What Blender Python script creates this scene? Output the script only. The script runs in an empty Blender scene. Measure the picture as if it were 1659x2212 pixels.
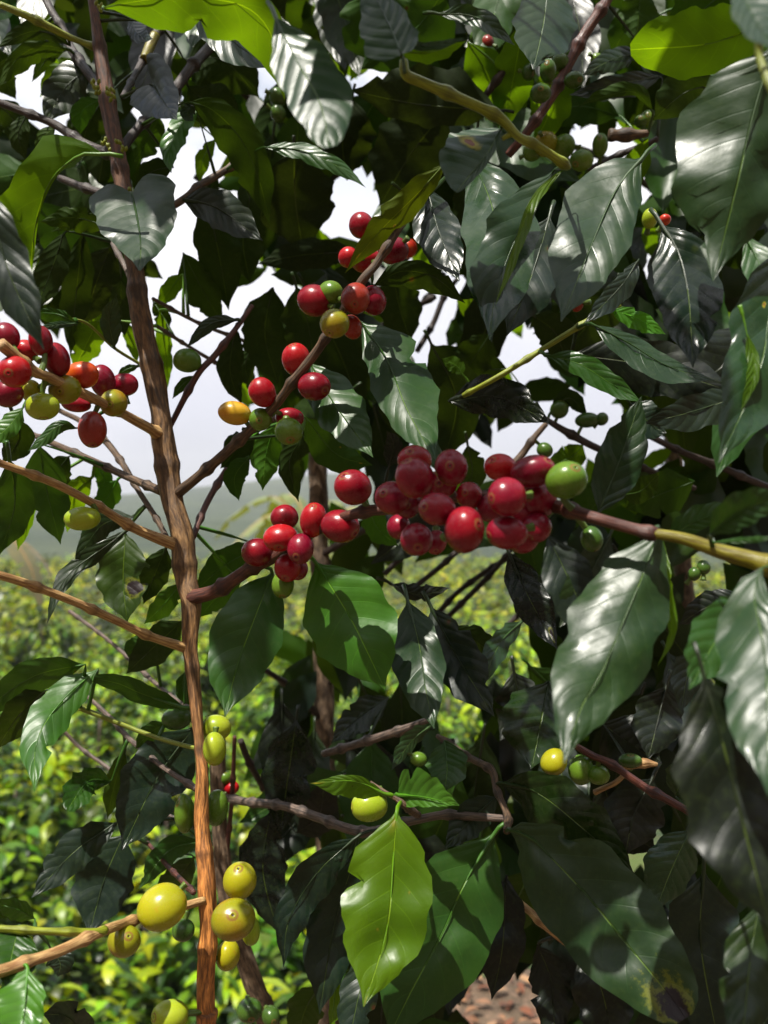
import bpy, bmesh, math, random
from mathutils import Vector, noise
R = math.radians
random.seed(7)
scene = bpy.context.scene
col = scene.collection
F = 1795.0            # focal length in units of the working grid (1659 x 2212)
CX, CY, CAMZ = 829.5, 1106.0, 1.5

def at(x, y, d):
    return Vector(((x-CX)/F*d, d, CAMZ-(y-CY)/F*d))

# ------------------------------------------------------------------ materials
def nt(name):
    m = bpy.data.materials.new(name); m.use_nodes = True
    t = m.node_tree; t.nodes.clear()
    return m, t, t.nodes, t.links
def node(N, typ, **kw):
    n = N.new(typ)
    for k, v in kw.items():
        if k in ('operation', 'blend_type', 'data_type', 'attribute_name', 'attribute_type', 'noise_dimensions', 'feature', 'uv_map', 'interpolation_type', 'vector_type', 'layer_name', 'clamp'):
            setattr(n, k, v)
        else:
            n.inputs[k].default_value = v
    return n
class G:
    """tiny helper to write node maths in one line"""
    def __init__(s, N, Lk): s.N, s.L = N, Lk
    def put(s, sock, v):
        if hasattr(v, 'is_output') : s.L.new(v, sock)
        else: sock.default_value = v
    def m(s, op, a, b=None, c=None, clamp=False):
        n = s.N.new('ShaderNodeMath'); n.operation = op; n.use_clamp = clamp
        s.put(n.inputs[0], a)
        if b is not None: s.put(n.inputs[1], b)
        if c is not None: s.put(n.inputs[2], c)
        return n.outputs[0]
    def mix(s, f, a, b, mode='MIX'):
        n = s.N.new('ShaderNodeMix'); n.data_type = 'RGBA'; n.blend_type = mode
        s.put(n.inputs[0], f)
        for i, v in ((6, a), (7, b)):
            if hasattr(v, 'is_output'): s.L.new(v, n.inputs[i])
            else: n.inputs[i].default_value = (*v[:3], 1)
        return n.outputs[2]
    def ss(s, v, lo, hi):
        n = s.N.new('ShaderNodeMapRange'); n.interpolation_type = 'SMOOTHSTEP'
        s.put(n.inputs[0], v); n.inputs[1].default_value = lo; n.inputs[2].default_value = hi
        return n.outputs[0]
    def lin(s, v, lo, hi, a, b):
        n = s.N.new('ShaderNodeMapRange')
        s.put(n.inputs[0], v); n.inputs[1].default_value = lo; n.inputs[2].default_value = hi
        n.inputs[3].default_value = a; n.inputs[4].default_value = b
        return n.outputs[0]
    def noise(s, vec, scale, detail=2.0, rough=.5):
        n = s.N.new('ShaderNodeTexNoise'); n.inputs['Scale'].default_value = scale
        n.inputs['Detail'].default_value = detail; n.inputs['Roughness'].default_value = rough
        if vec is not None: s.L.new(vec, n.inputs['Vector'])
        return n.outputs['Fac']

def leaf_material(name, spots=(), nveins=8.0, transl=.20, rough=.37, attr=False, wet=.0, spec=.40):
    m, t, N, Lk = nt(name); g = G(N, Lk)
    out = N.new('ShaderNodeOutputMaterial')
    uv = N.new('ShaderNodeUVMap'); uv.uv_map = 'leaf'
    sep = N.new('ShaderNodeSeparateXYZ'); Lk.new(uv.outputs[0], sep.inputs[0])
    u = sep.outputs[0]; v = g.m('MULTIPLY_ADD', sep.outputs[1], 2.0, -1.0)
    av = g.m('ABSOLUTE', v)
    oi = N.new('ShaderNodeObjectInfo')
    geo = N.new('ShaderNodeNewGeometry')
    tc = N.new('ShaderNodeTexCoord')
    base = oi.outputs['Color']
    if attr:
        a = N.new('ShaderNodeAttribute'); a.attribute_name = 'tint'; base = a.outputs['Color']
    big = g.noise(tc.outputs['Object'], 26.0, 3.0)
    fine = g.noise(tc.outputs['Object'], 420.0, 3.0)
    if not attr:
        # lateral veins curve forward to the edge
        f = g.m('SUBTRACT', g.m('MULTIPLY', u, nveins), g.m('ADD', g.m('MULTIPLY', av, 1.1), g.m('MULTIPLY', g.m('MULTIPLY', av, av), .55)))
        off = g.m('MULTIPLY', g.m('GREATER_THAN', v, 0.0), .37)
        f = g.m('ADD', f, off)
        fr = g.m('FRACT', f)
        dist = g.m('ABSOLUTE', g.m('SUBTRACT', fr, .5))
        vein = g.m('SUBTRACT', 1.0, g.ss(dist, .0, .055))
        vein = g.m('MULTIPLY', vein, g.m('SUBTRACT', 1.0, g.ss(av, .45, .95)))
        midr = g.m('SUBTRACT', 1.0, g.ss(av, .006, .026))
        quilt = g.m('MULTIPLY', g.ss(dist, .0, .42), 1.0)
    tint = g.mix(g.ss(big, .35, .7), (1, 1, 1), (1.35, 1.22, .85))
    c = g.mix(1.0, base, tint, 'MULTIPLY')
    c = g.mix(g.m('MULTIPLY', g.ss(fine, .45, .75), .10), c, (.08, .12, .03), 'MIX') if not attr else c
    if not attr:
        c = g.mix(g.m('MULTIPLY', vein, .30), c, g.mix(1.0, base, (2.1, 1.9, 1.6), 'MULTIPLY'))
        vs_ = N.new('ShaderNodeTexVoronoi'); vs_.inputs['Scale'].default_value = 62.0
        add_ = N.new('ShaderNodeVectorMath'); add_.operation = 'MULTIPLY_ADD'
        Lk.new(oi.outputs['Random'], add_.inputs[0]); add_.inputs[1].default_value = (3, 5, 7); Lk.new(tc.outputs['Object'], add_.inputs[2])
        Lk.new(add_.outputs[0], vs_.inputs['Vector'])
        sc_ = N.new('ShaderNodeSeparateColor'); Lk.new(vs_.outputs['Color'], sc_.inputs[0])
        rare = g.m('GREATER_THAN', sc_.outputs[0], .955)
        c = g.mix(g.m('MULTIPLY', rare, g.m('SUBTRACT', 1.0, g.ss(vs_.outputs['Distance'], .12, .20))), c, g.mix(1.0, base, (3.2, 2.2, .8), 'MULTIPLY'))
        c = g.mix(g.m('MULTIPLY', rare, g.m('SUBTRACT', 1.0, g.ss(vs_.outputs['Distance'], .06, .12))), c, (.075, .03, .012))
        c = g.mix(g.m('MULTIPLY', midr, .8), c, g.mix(.35, g.mix(1.0, base, (4.5, 3.6, 2.2), 'MULTIPLY'), (.18, .27, .03)))
    # underside: paler, duller
    back = geo.outputs['Backfacing']
    under = g.mix(.2, c, (.06, .10, .022))
    cc = g.mix(back, c, under)
    rg = g.lin(g.noise(tc.outputs['Object'], 70.0, 4.0), .3, .7, rough-.09, rough+.10)
    rg = g.m('ADD', rg, g.m('MULTIPLY', back, .16))
    tr = g.mix(1.0, cc, (2.4, 2.1, .35), 'MULTIPLY')
    for (su, sv, sr, kind) in spots:
        wob = g.m('MULTIPLY_ADD', g.noise(tc.outputs['Object'], 190.0, 5.0, .7), 1.7, .15)
        du = g.m('SUBTRACT', u, su); dv = g.m('MULTIPLY', g.m('SUBTRACT', v, sv), .28)
        dd = g.m('MULTIPLY', g.m('SQRT', g.m('ADD', g.m('MULTIPLY', du, du), g.m('MULTIPLY', dv, dv))), wob)
        core = g.m('SUBTRACT', 1.0, g.ss(dd, sr*.75, sr))
        halo = g.m('SUBTRACT', 1.0, g.ss(dd, sr, sr*(1.35 if kind == 'dead' else 2.3)))
        cols = {'rust': ((.22, .075, .03), (.42, .36, .02)), 'dead': ((.012, .006, .007), (.20, .21, .01)),
                'yellow': ((.19, .20, .008), (.13, .17, .006)), 'tip': ((.30, .07, .02), (.42, .38, .02))}[kind]
        cc = g.mix(g.m('MULTIPLY', halo, .45 if kind == 'dead' else .8), cc, cols[1]); cc = g.mix(core, cc, cols[0])
        tr = g.mix(g.m('MULTIPLY', halo, .8), tr, cols[1]); tr = g.mix(core, tr, cols[0])
    p = N.new('ShaderNodeBsdfPrincipled')
    Lk.new(cc, p.inputs['Base Color']); Lk.new(rg, p.inputs['Roughness'])
    p.inputs['IOR'].default_value = 1.5
    Lk.new(g.lin(back, 0, 1, spec, .12), p.inputs['Specular IOR Level'])
    tl = N.new('ShaderNodeBsdfTranslucent'); Lk.new(tr, tl.inputs['Color'])
    mx = N.new('ShaderNodeMixShader'); mx.inputs[0].default_value = transl
    Lk.new(p.outputs[0], mx.inputs[1]); Lk.new(tl.outputs[0], mx.inputs[2])
    if not attr:
        hgt = g.m('ADD', g.m('MULTIPLY', quilt, .30), g.m('MULTIPLY', fine, .10))
        hgt = g.m('ADD', hgt, g.m('MULTIPLY', big, 2.6))
        hgt = g.m('SUBTRACT', hgt, g.m('ADD', g.m('MULTIPLY', midr, .8), g.m('MULTIPLY', vein, .08)))
        if wet:
            vo = N.new('ShaderNodeTexVoronoi'); vo.inputs['Scale'].default_value = 160.0
            Lk.new(tc.outputs['Object'], vo.inputs['Vector'])
            drop = g.m('SUBTRACT', 1.0, g.ss(vo.outputs['Distance'], .0, .33))
            drop = g.m('MULTIPLY', drop, g.ss(big, .60, .66))
            hgt = g.m('ADD', hgt, g.m('MULTIPLY', drop, wet))
        b = N.new('ShaderNodeBump'); b.inputs['Strength'].default_value = .55; b.inputs['Distance'].default_value = .0011
        Lk.new(hgt, b.inputs['Height']); Lk.new(b.outputs[0], p.inputs['Normal'])
    Lk.new(mx.outputs[0], out.inputs[0])
    return m

def bark_material(name, c1, c2, c3, fibre=1.0, rough=.6, ramp=None, bump=.6, tint=0):
    """c1 dark / c2 main / c3 pale fibres; ramp: list of (u, colour) multiplied along the length"""
    m, t, N, Lk = nt(name); g = G(N, Lk)
    out = N.new('ShaderNodeOutputMaterial')
    uv = N.new('ShaderNodeUVMap'); uv.uv_map = 'leaf'
    mp = N.new('ShaderNodeMapping'); mp.inputs['Scale'].default_value = (95, 17, 1)   # u in metres, v round
    Lk.new(uv.outputs[0], mp.inputs[0])
    n1 = g.noise(mp.outputs[0], 1.0, 6.0, .65)
    mp2 = N.new('ShaderNodeMapping'); mp2.inputs['Scale'].default_value = (25, 2.2, 1)
    Lk.new(uv.outputs[0], mp2.inputs[0])
    n2 = g.noise(mp2.outputs[0], 1.0, 3.0, .6)
    tc = N.new('ShaderNodeTexCoord')
    n3 = g.noise(tc.outputs['Object'], 55.0, 4.0)
    c = g.mix(g.ss(n1, .38, .62), c1, c2)
    c = g.mix(g.m('MULTIPLY', g.ss(n1, .56, .75), fibre), c, c3)
    c = g.mix(g.m('MULTIPLY', g.ss(n2, .52, .72), .65), c, c1)
    c = g.mix(g.m('MULTIPLY', g.ss(n3, .58, .78), .45), c, tuple(a*.5 for a in c2))
    na = N.new('ShaderNodeAttribute'); na.attribute_name = 'tint'
    c = g.mix(g.m('MULTIPLY', na.outputs['Fac'], .65), c, tuple(a*.55 for a in c1))
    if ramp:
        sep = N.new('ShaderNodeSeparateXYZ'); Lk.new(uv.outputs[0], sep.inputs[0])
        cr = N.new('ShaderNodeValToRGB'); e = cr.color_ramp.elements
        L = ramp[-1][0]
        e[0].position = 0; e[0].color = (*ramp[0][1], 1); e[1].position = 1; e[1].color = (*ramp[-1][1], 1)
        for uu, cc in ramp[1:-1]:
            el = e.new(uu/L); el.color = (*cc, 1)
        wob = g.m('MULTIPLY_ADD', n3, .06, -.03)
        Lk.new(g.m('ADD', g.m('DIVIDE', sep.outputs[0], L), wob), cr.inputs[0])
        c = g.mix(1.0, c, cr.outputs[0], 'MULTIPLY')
    if tint:
        oi = N.new('ShaderNodeObjectInfo')
        c = g.mix(1.0, c, g.mix(1.0, oi.outputs['Color'], (6, 5, 6), 'MULTIPLY'), 'MULTIPLY')
    p = N.new('ShaderNodeBsdfPrincipled'); Lk.new(c, p.inputs['Base Color'])
    Lk.new(g.lin(n3, .3, .7, rough-.15, rough+.15), p.inputs['Roughness'])
    b = N.new('ShaderNodeBump'); b.inputs['Strength'].default_value = bump; b.inputs['Distance'].default_value = .0012
    Lk.new(g.m('ADD', n1, g.m('MULTIPLY', n2, .6)), b.inputs['Height']); Lk.new(b.outputs[0], p.inputs['Normal'])
    Lk.new(p.outputs[0], out.inputs[0])
    return m

def cherry_material(name, c1, c2, c3, split=(.3, .7), rough=.26):
    """c1 main colour, c2 second tone over one flank, c3 mottling"""
    m, t, N, Lk = nt(name); g = G(N, Lk)
    out = N.new('ShaderNodeOutputMaterial')
    tc = N.new('ShaderNodeTexCoord'); oi = N.new('ShaderNodeObjectInfo')
    add = N.new('ShaderNodeVectorMath'); add.operation = 'MULTIPLY_ADD'
    Lk.new(oi.outputs['Random'], add.inputs[0]); add.inputs[1].default_value = (3, 5, 7)
    Lk.new(tc.outputs['Generated'], add.inputs[2])
    low = g.noise(add.outputs[0], 1.1, 1.0)
    c = g.mix(g.ss(low, *split), c1, c2)
    mot = g.noise(add.outputs[0], 3.6, 6.0, .72)
    c = g.mix(g.m('MULTIPLY', g.ss(mot, .55, .75), .55), c, c3)
    sp = N.new('ShaderNodeTexVoronoi'); sp.inputs['Scale'].default_value = 16.0
    Lk.new(add.outputs[0], sp.inputs['Vector'])
    c = g.mix(g.m('MULTIPLY', g.m('SUBTRACT', 1.0, g.ss(sp.outputs['Distance'], .05, .16)), .22), c, (.75, .6, .45))
    uv = N.new('ShaderNodeUVMap'); uv.uv_map = 'leaf'
    sep = N.new('ShaderNodeSeparateXYZ'); Lk.new(uv.outputs[0], sep.inputs[0])
    q = sep.outputs[0]        # 0 at the scar, 1 at the stalk
    nz = g.m('MULTIPLY_ADD', mot, .03, -.015)
    q2 = g.m('ADD', q, nz)
    ring = g.m('SUBTRACT', 1.0, g.ss(g.m('ABSOLUTE', g.m('SUBTRACT', q2, .075)), .008, .03))
    c = g.mix(g.m('MULTIPLY', ring, .75), c, (.20, .09, .03))
    c = g.mix(g.m('SUBTRACT', 1.0, g.ss(q2, .01, .03)), c, (.035, .02, .012))
    r = g.lin(mot, .3, .7, rough-.06, rough+.12)
    p = N.new('ShaderNodeBsdfPrincipled'); Lk.new(c, p.inputs['Base Color']); Lk.new(r, p.inputs['Roughness'])
    p.inputs['IOR'].default_value = 1.42
    p.inputs['Subsurface Weight'].default_value = .08
    p.inputs['Subsurface Radius'].default_value = (1.0, .35, .15)
    p.inputs['Subsurface Scale'].default_value = .002
    b = N.new('ShaderNodeBump'); b.inputs['Strength'].default_value = .12; b.inputs['Distance'].default_value = .0006
    Lk.new(g.noise(add.outputs[0], 9.0, 3.0), b.inputs['Height']); Lk.new(b.outputs[0], p.inputs['Normal'])
    Lk.new(p.outputs[0], out.inputs[0])
    return m

M = {}
M['leaf'] = leaf_material('coffee_leaf')  # translucency kept low to imitate leaves under thick canopy
M['leaf_lit'] = leaf_material('coffee_leaf_lit', transl=.5)  # lit copy of the leaf, passing more light for bright and backlit blades
M['leaf_wet'] = leaf_material('coffee_leaf_wet', rough=.26, wet=2.2)
M['bush_leaf'] = leaf_material('bush_leaf', attr=True, rough=.36, spec=.3)
M['stemg'] = bark_material('green_stem', (.12, .15, .02), (.23, .27, .03), (.32, .34, .06), .5, .42, bump=.25)
M['petiole'] = bark_material('petiole', (.16, .22, .04), (.30, .38, .05), (.36, .44, .08), .4, .42, bump=.2, tint=1)
M['stalk'] = bark_material('cherry_stalk', (.05, .09, .015), (.10, .16, .02), (.13, .19, .03), .4, .42, bump=.2)
M['straw'] = bark_material('straw_bark', (.24, .12, .045), (.50, .32, .13), (.62, .46, .22), .9, .5)
M['brown'] = bark_material('brown_bark', (.03, .018, .011), (.13, .075, .038), (.30, .20, .11), .7, .6)
M['grey'] = bark_material('grey_bark', (.05, .04, .035), (.16, .11, .085), (.30, .23, .17), .7, .6)
M['dark'] = bark_material('dark_bark', (.012, .008, .007), (.045, .026, .02), (.10, .06, .045), .6, .55)
M['red'] = bark_material('red_bark', (.035, .010, .008), (.12, .035, .02), (.22, .09, .045), .6, .5)
M['young'] = bark_material('young_stem', (.13, .15, .008), (.25, .30, .012), (.34, .36, .03), .5, .42, bump=.4)
M['yellow'] = bark_material('yellow_stem', (.10, .075, .004), (.20, .18, .006), (.27, .23, .015), .5, .42, bump=.4)
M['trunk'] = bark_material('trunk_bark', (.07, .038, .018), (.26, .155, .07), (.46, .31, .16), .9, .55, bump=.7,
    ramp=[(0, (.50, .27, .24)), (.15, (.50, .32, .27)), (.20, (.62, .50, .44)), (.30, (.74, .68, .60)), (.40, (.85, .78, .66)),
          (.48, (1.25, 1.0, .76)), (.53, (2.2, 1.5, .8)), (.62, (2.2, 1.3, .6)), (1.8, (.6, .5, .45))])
M['trunk2'] = bark_material('old_trunk_bark', (.05, .032, .02), (.20, .135, .085), (.42, .32, .21), 1.0, .65, bump=1.0)
CH = {
 'red':    cherry_material('cherry_red', (.26, .003, .011), (.15, .002, .010), (.34, .015, .012)),
 'scar':   cherry_material('cherry_scarlet', (.38, .008, .010), (.27, .004, .011), (.42, .04, .012)),
 'maroon': cherry_material('cherry_maroon', (.14, .003, .016), (.22, .004, .018), (.09, .004, .013)),
 'brown':  cherry_material('cherry_brown', (.16, .014, .012), (.30, .03, .016), (.10, .02, .01)),
 'orange': cherry_material('cherry_orange', (.52, .085, .008), (.40, .018, .01), (.5, .18, .012)),
 'blush':  cherry_material('cherry_blush', (.50, .30, .02), (.52, .10, .014), (.42, .36, .03)),
 'yellow': cherry_material('cherry_yellow', (.33, .31, .008), (.27, .27, .010), (.42, .17, .012), split=(.4, .7)),
 'olive':  cherry_material('cherry_olive', (.21, .215, .008), (.28, .16, .010), (.16, .19, .012), split=(.45, .75)),
 'lime':   cherry_material('cherry_lime', (.24, .33, .014), (.30, .36, .02), (.17, .26, .014)),
 'green':  cherry_material('cherry_green', (.07, .15, .012), (.11, .19, .016), (.05, .10, .012)),
 'dgreen': cherry_material('cherry_dark_green', (.036, .085, .012), (.055, .11, .014), (.026, .055, .010)),
 'half':   cherry_material('cherry_half_ripe', (.45, .014, .02), (.14, .17, .02), (.3, .12, .02), split=(.45, .55)),
}
# ------------------------------------------------------------------ object helpers
def tag(o, label=None, cat=None, group=None, kind=None):
    if label: o['label'] = label
    if cat: o['category'] = cat
    if group: o['group'] = group
    if kind: o['kind'] = kind
    return o
def empty(name, loc):
    o = bpy.data.objects.new(name, None); col.objects.link(o); o.location = loc; o.empty_display_size = .05
    return o
def link(name, verts, faces, uvs, mats, parent=None, fmat=None, smooth=True, attr=None, origin=None):
    org = Vector(origin) if origin is not None else Vector((0, 0, 0))
    me = bpy.data.meshes.new(name)
    me.from_pydata([tuple(Vector(v)-org) for v in verts], [], faces)
    ul = me.uv_layers.new(name='leaf')
    flat = []
    for f in faces:
        for i in f: flat += [uvs[i][0], uvs[i][1]]
    ul.data.foreach_set('uv', flat)
    for m in mats: me.materials.append(m)
    if fmat: me.polygons.foreach_set('material_index', fmat)
    if smooth: me.polygons.foreach_set('use_smooth', [True]*len(faces))
    if attr:
        ca = me.color_attributes.new('tint', 'FLOAT_COLOR', 'POINT')
        ca.data.foreach_set('color', [x for c in attr for x in (*c, 1.0)])
    me.update()
    o = bpy.data.objects.new(name, me); col.objects.link(o)
    if parent is not None:
        o.parent = parent
        o.location = org - world_loc(parent)
    else:
        o.location = org
    return o
def world_loc(o):
    l = Vector(o.location); p = o.parent
    while p: l += Vector(p.location); p = p.parent
    return l
def spline(P, n):
    """Catmull-Rom through points (any dimension), n samples"""
    P = [Vector(p) for p in P]
    if len(P) == 2: P = [P[0], (P[0]+P[1])*.5, P[1]]
    Q = [P[0]*2-P[1]] + P + [P[-1]*2-P[-2]]
    # chord lengths
    seg = [max((P[i+1]-P[i]).length, 1e-6) for i in range(len(P)-1)]
    tot = sum(seg); cum = [0]
    for s in seg: cum.append(cum[-1]+s)
    out = []
    for k in range(n):
        s = tot*k/(n-1); i = 0
        while i < len(seg)-1 and s > cum[i+1]: i += 1
        t = (s-cum[i])/seg[i]
        a, b, c, d = Q[i], Q[i+1], Q[i+2], Q[i+3]
        out.append(.5*((2*b)+(c-a)*t+(2*a-5*b+4*c-d)*t*t+(3*b-a-3*c+d)*t*t*t))
    return out
LAST = []
def tube_geo(pts, rad, sides=10, rough=0.0, nodes=0.0, seed=0, u0=0.0, namp=.30):
    """pts 3-D polyline, rad list; returns verts, faces, uvs"""
    V, Fc, U = [], [], []
    n = len(pts); s = 0.0
    up = Vector((0.31, .52, .79))
    node_next = random.Random(seed).uniform(.01, .04)
    rr = random.Random(seed)
    nodeat = []
    L = sum((pts[i+1]-pts[i]).length for i in range(n-1))
    x = node_next
    while x < L:
        nodeat.append(x); x += nodes*rr.uniform(.7, 1.3) if nodes else 9e9
    LAST.clear()
    for i, p in enumerate(pts):
        t = (pts[min(i+1, n-1)]-pts[max(i-1, 0)]).normalized()
        a = t.cross(up).normalized(); b = t.cross(a)
        if i: s += (p-pts[i-1]).length
        r = rad[i]
        kk = 0
        if nodes:
            for q in nodeat:
                r += rad[i]*namp*math.exp(-((s-q)/(.0022+rad[i]*.22))**2)
                kk = max(kk, math.exp(-((s-q-.0012)/.0016)**2))
        for k in range(sides+1):
            an = 2*math.pi*(k % sides)/sides
            dv = a*math.cos(an)+b*math.sin(an)
            q = r
            if rough:
                q *= 1+rough*(noise.noise(Vector((math.cos(an)*2.2, math.sin(an)*2.2, s*38+seed)))+.5*noise.noise(Vector((math.cos(an)*5, math.sin(an)*5, s*60+seed))))
            V.append(p+dv*q); U.append((u0+s, k/sides)); LAST.append((kk, kk, kk))
        if i:
            o = (i-1)*(sides+1)
            for k in range(sides):
                Fc.append((o+k, o+k+1, o+sides+1+k+1, o+sides+1+k))
    # caps
    for end in (0, n-1):
        c = len(V); LAST.append((0, 0, 0)); V.append(Vector(pts[end])); U.append((u0+(s if end else 0), .5))
        o = end*(sides+1)
        for k in range(sides):
            Fc.append((o+k+1, o+k, c) if end == 0 else (o+k, o+k+1, c))
    return V, Fc, U

class Tree:
    def __init__(s, name, label, base, cat='coffee tree', group='coffee trees standing close together in front'):
        s.root = empty(name, base); tag(s.root, label, cat, group)
        s.br = []      # (object, points)
        s.nleaf = 0
    def branch(s, pts, rad, mat, name='branch', sides=10, rough=.10, nodes=.035, n=None, seed=None):
        """pts (x, y, d); rad in grid units at that depth"""
        P3 = [at(*p) for p in pts]
        if not isinstance(rad, (list, tuple)): rad = [rad]*len(pts)
        R3 = [r*p[2]/F for r, p in zip(rad, pts)]
        L = sum((P3[i+1]-P3[i]).length for i in range(len(P3)-1))
        n = n or max(8, min(220, int(L/.0016)))
        S = spline([(*p, r) for p, r in zip(P3, R3)], n)
        q = [Vector(v[:3]) for v in S]; rr = [max(v[3], .0004) for v in S]
        V, Fc, U = tube_geo(q, rr, sides, rough, nodes, seed if seed is not None else len(s.br)*13+3, namp=.16 if name == 'trunk' else .42)
        o = link(name, V, Fc, U, [M[mat]], s.root, origin=q[0], attr=list(LAST))
        s.br.append((o, q))
        return o
    def nearest(s, p):
        best, bd, bq = s.br[0][0], 9e9, s.br[0][1][0]
        for o, q in s.br:
            for v in q[::3]:
                d = (v-p).length
                if d < bd: best, bd, bq = o, d, v
        return best, bq, bd

# ------------------------------------------------------------------ leaves
PROF = [(0, .02), (.04, .12), (.11, .45), (.21, .78), (.33, .96), (.45, 1.0), (.57, .97), (.69, .84), (.79, .61), (.87, .36), (.925, .17), (.965, .07), (1, .01)]
TRUNC = [(0, .03), (.05, .20), (.12, .52), (.22, .80), (.34, .96), (.46, 1.0), (.6, .97), (.74, .85), (.86, .66), (.94, .48), (.97, .38), (1, .20)]
FRONT = [(0, .55), (.03, .78), (.08, .93), (.18, 1.0), (.34, .96), (.5, .82), (.66, .60), (.8, .36), (.9, .16), (1, .02)]
BLUNT = [(0, .03), (.06, .25), (.15, .55), (.3, .85), (.46, 1.0), (.62, 1.0), (.76, .92), (.88, .70), (.95, .45), (1, .18)]
PR = {'t': TRUNC, 'n': PROF, 'f': FRONT, 'b': BLUNT}
def prof(T, t):
    for i in range(len(T)-1):
        if t <= T[i+1][0]:
            a = (t-T[i][0])/(T[i+1][0]-T[i][0]); a = a*a*(3-2*a)*.5+a*.5
            return T[i][1]+(T[i+1][1]-T[i][1])*a
    return T[-1][1]
COL = {'bk': (.004, .008, .005), 'dk': (.007, .019, .004), 'sl': (.008, .018, .013), 'gr': (.017, .056, .009), 'mg': (.032, .108, .012),  # bk, dk and sl carry canopy shade in their colour
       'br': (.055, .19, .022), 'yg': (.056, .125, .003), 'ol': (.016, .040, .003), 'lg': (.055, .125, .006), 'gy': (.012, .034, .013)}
def leaf_geo(pts, wr, wl, tr, tl, seed, under=False, nu=26, nv=5, wave=1.0, cup=.12, profile='n', quilt=1.0, fold=True, lobe=(0, 0)):
    rnd = random.Random(seed)
    S = spline(pts, nu)
    T = PR[profile]
    ph = [rnd.uniform(0, 6.28) for _ in range(6)]
    k1, k2 = rnd.uniform(9, 13), rnd.uniform(19, 27)
    NV = 8
    nt_ = [(rnd.uniform(.2, .85), rnd.choice((-1, 1)), rnd.uniform(.012, .03), rnd.uniform(.25, .6)) for _ in range(rnd.choice((0, 0, 0, 1, 1, 2)))] if nu > 20 else []
    V, Fc, U = [], [], []
    for i, p in enumerate(S):
        t = i/(nu-1)
        a, b = S[max(i-1, 0)], S[min(i+1, nu-1)]
        tx, ty = b[0]-a[0], b[1]-a[1]; l = math.hypot(tx, ty) or 1.0
        nx, ny = -ty/l, tx/l
        d = p[2]
        for j in range(-nv, nv+1):
            v = j/nv; side = 1 if v > 0 else -1
            w = (wr if v > 0 else wl)*prof(T, t)
            e = 1+wave*.07*math.sin(k1*t*2+ph[0 if v > 0 else 1])+wave*.03*math.sin(k2*t*2+ph[2 if v > 0 else 3])
            if abs(v) == 1: w *= e
            for a_, b_, c_, d_ in nt_:
                if b_ == side and abs(v) > .75: w *= 1-d_*math.exp(-((t-a_)/c_)**2)
            px = p[0]+nx*w*v; py = p[1]+ny*w*v
            lb = lobe[0 if v > 0 else 1]*math.sin(min(1, abs(v)*1.15)*math.pi/2)*max(0, 1-t/.6)
            px -= tx/l*lb; py -= ty/l*lb
            W = w*d/F
            tilt = tr if v > 0 else tl
            off = -math.tan(R(tilt))*W*abs(v)
            off += cup*W*v*v
            off += wave*.09*W*v*v*math.sin(k1*t*1.6+ph[4 if v > 0 else 5])+wave*.05*W*v*v*math.sin(k2*t+ph[1])
            f = t*NV-(abs(v)*1.1+v*v*.55)+(.37 if v > 0 else 0)
            off += quilt*.019*W*math.cos(2*math.pi*f)*min(1, abs(v)*3)*(1-abs(v)**3)*(-1 if under else 1)
            off += .004*noise.noise(Vector((px*.012, py*.012, seed*1.7)))*(d/.4)
            V.append(at(px, py, d+off)); U.append((t, v*.5+.5))
    m = 2*nv+1
    for i in range(nu-1):
        for j in range(m-1):
            Fc.append((i*m+j, i*m+j+1, (i+1)*m+j+1, (i+1)*m+j))
    # orientation: upper surface towards the viewer unless 'under'
    acc = Vector()
    for f in Fc:
        acc += (V[f[1]]-V[f[0]]).cross(V[f[3]]-V[f[0]])
    toward = acc.dot(at(*S[nu//2])-Vector((0, 0, CAMZ))) < 0
    if toward == under: Fc = [tuple(reversed(f)) for f in Fc]
    return V, Fc, U
SUN = Vector((-.26, -.30, .92)).normalized()
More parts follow.
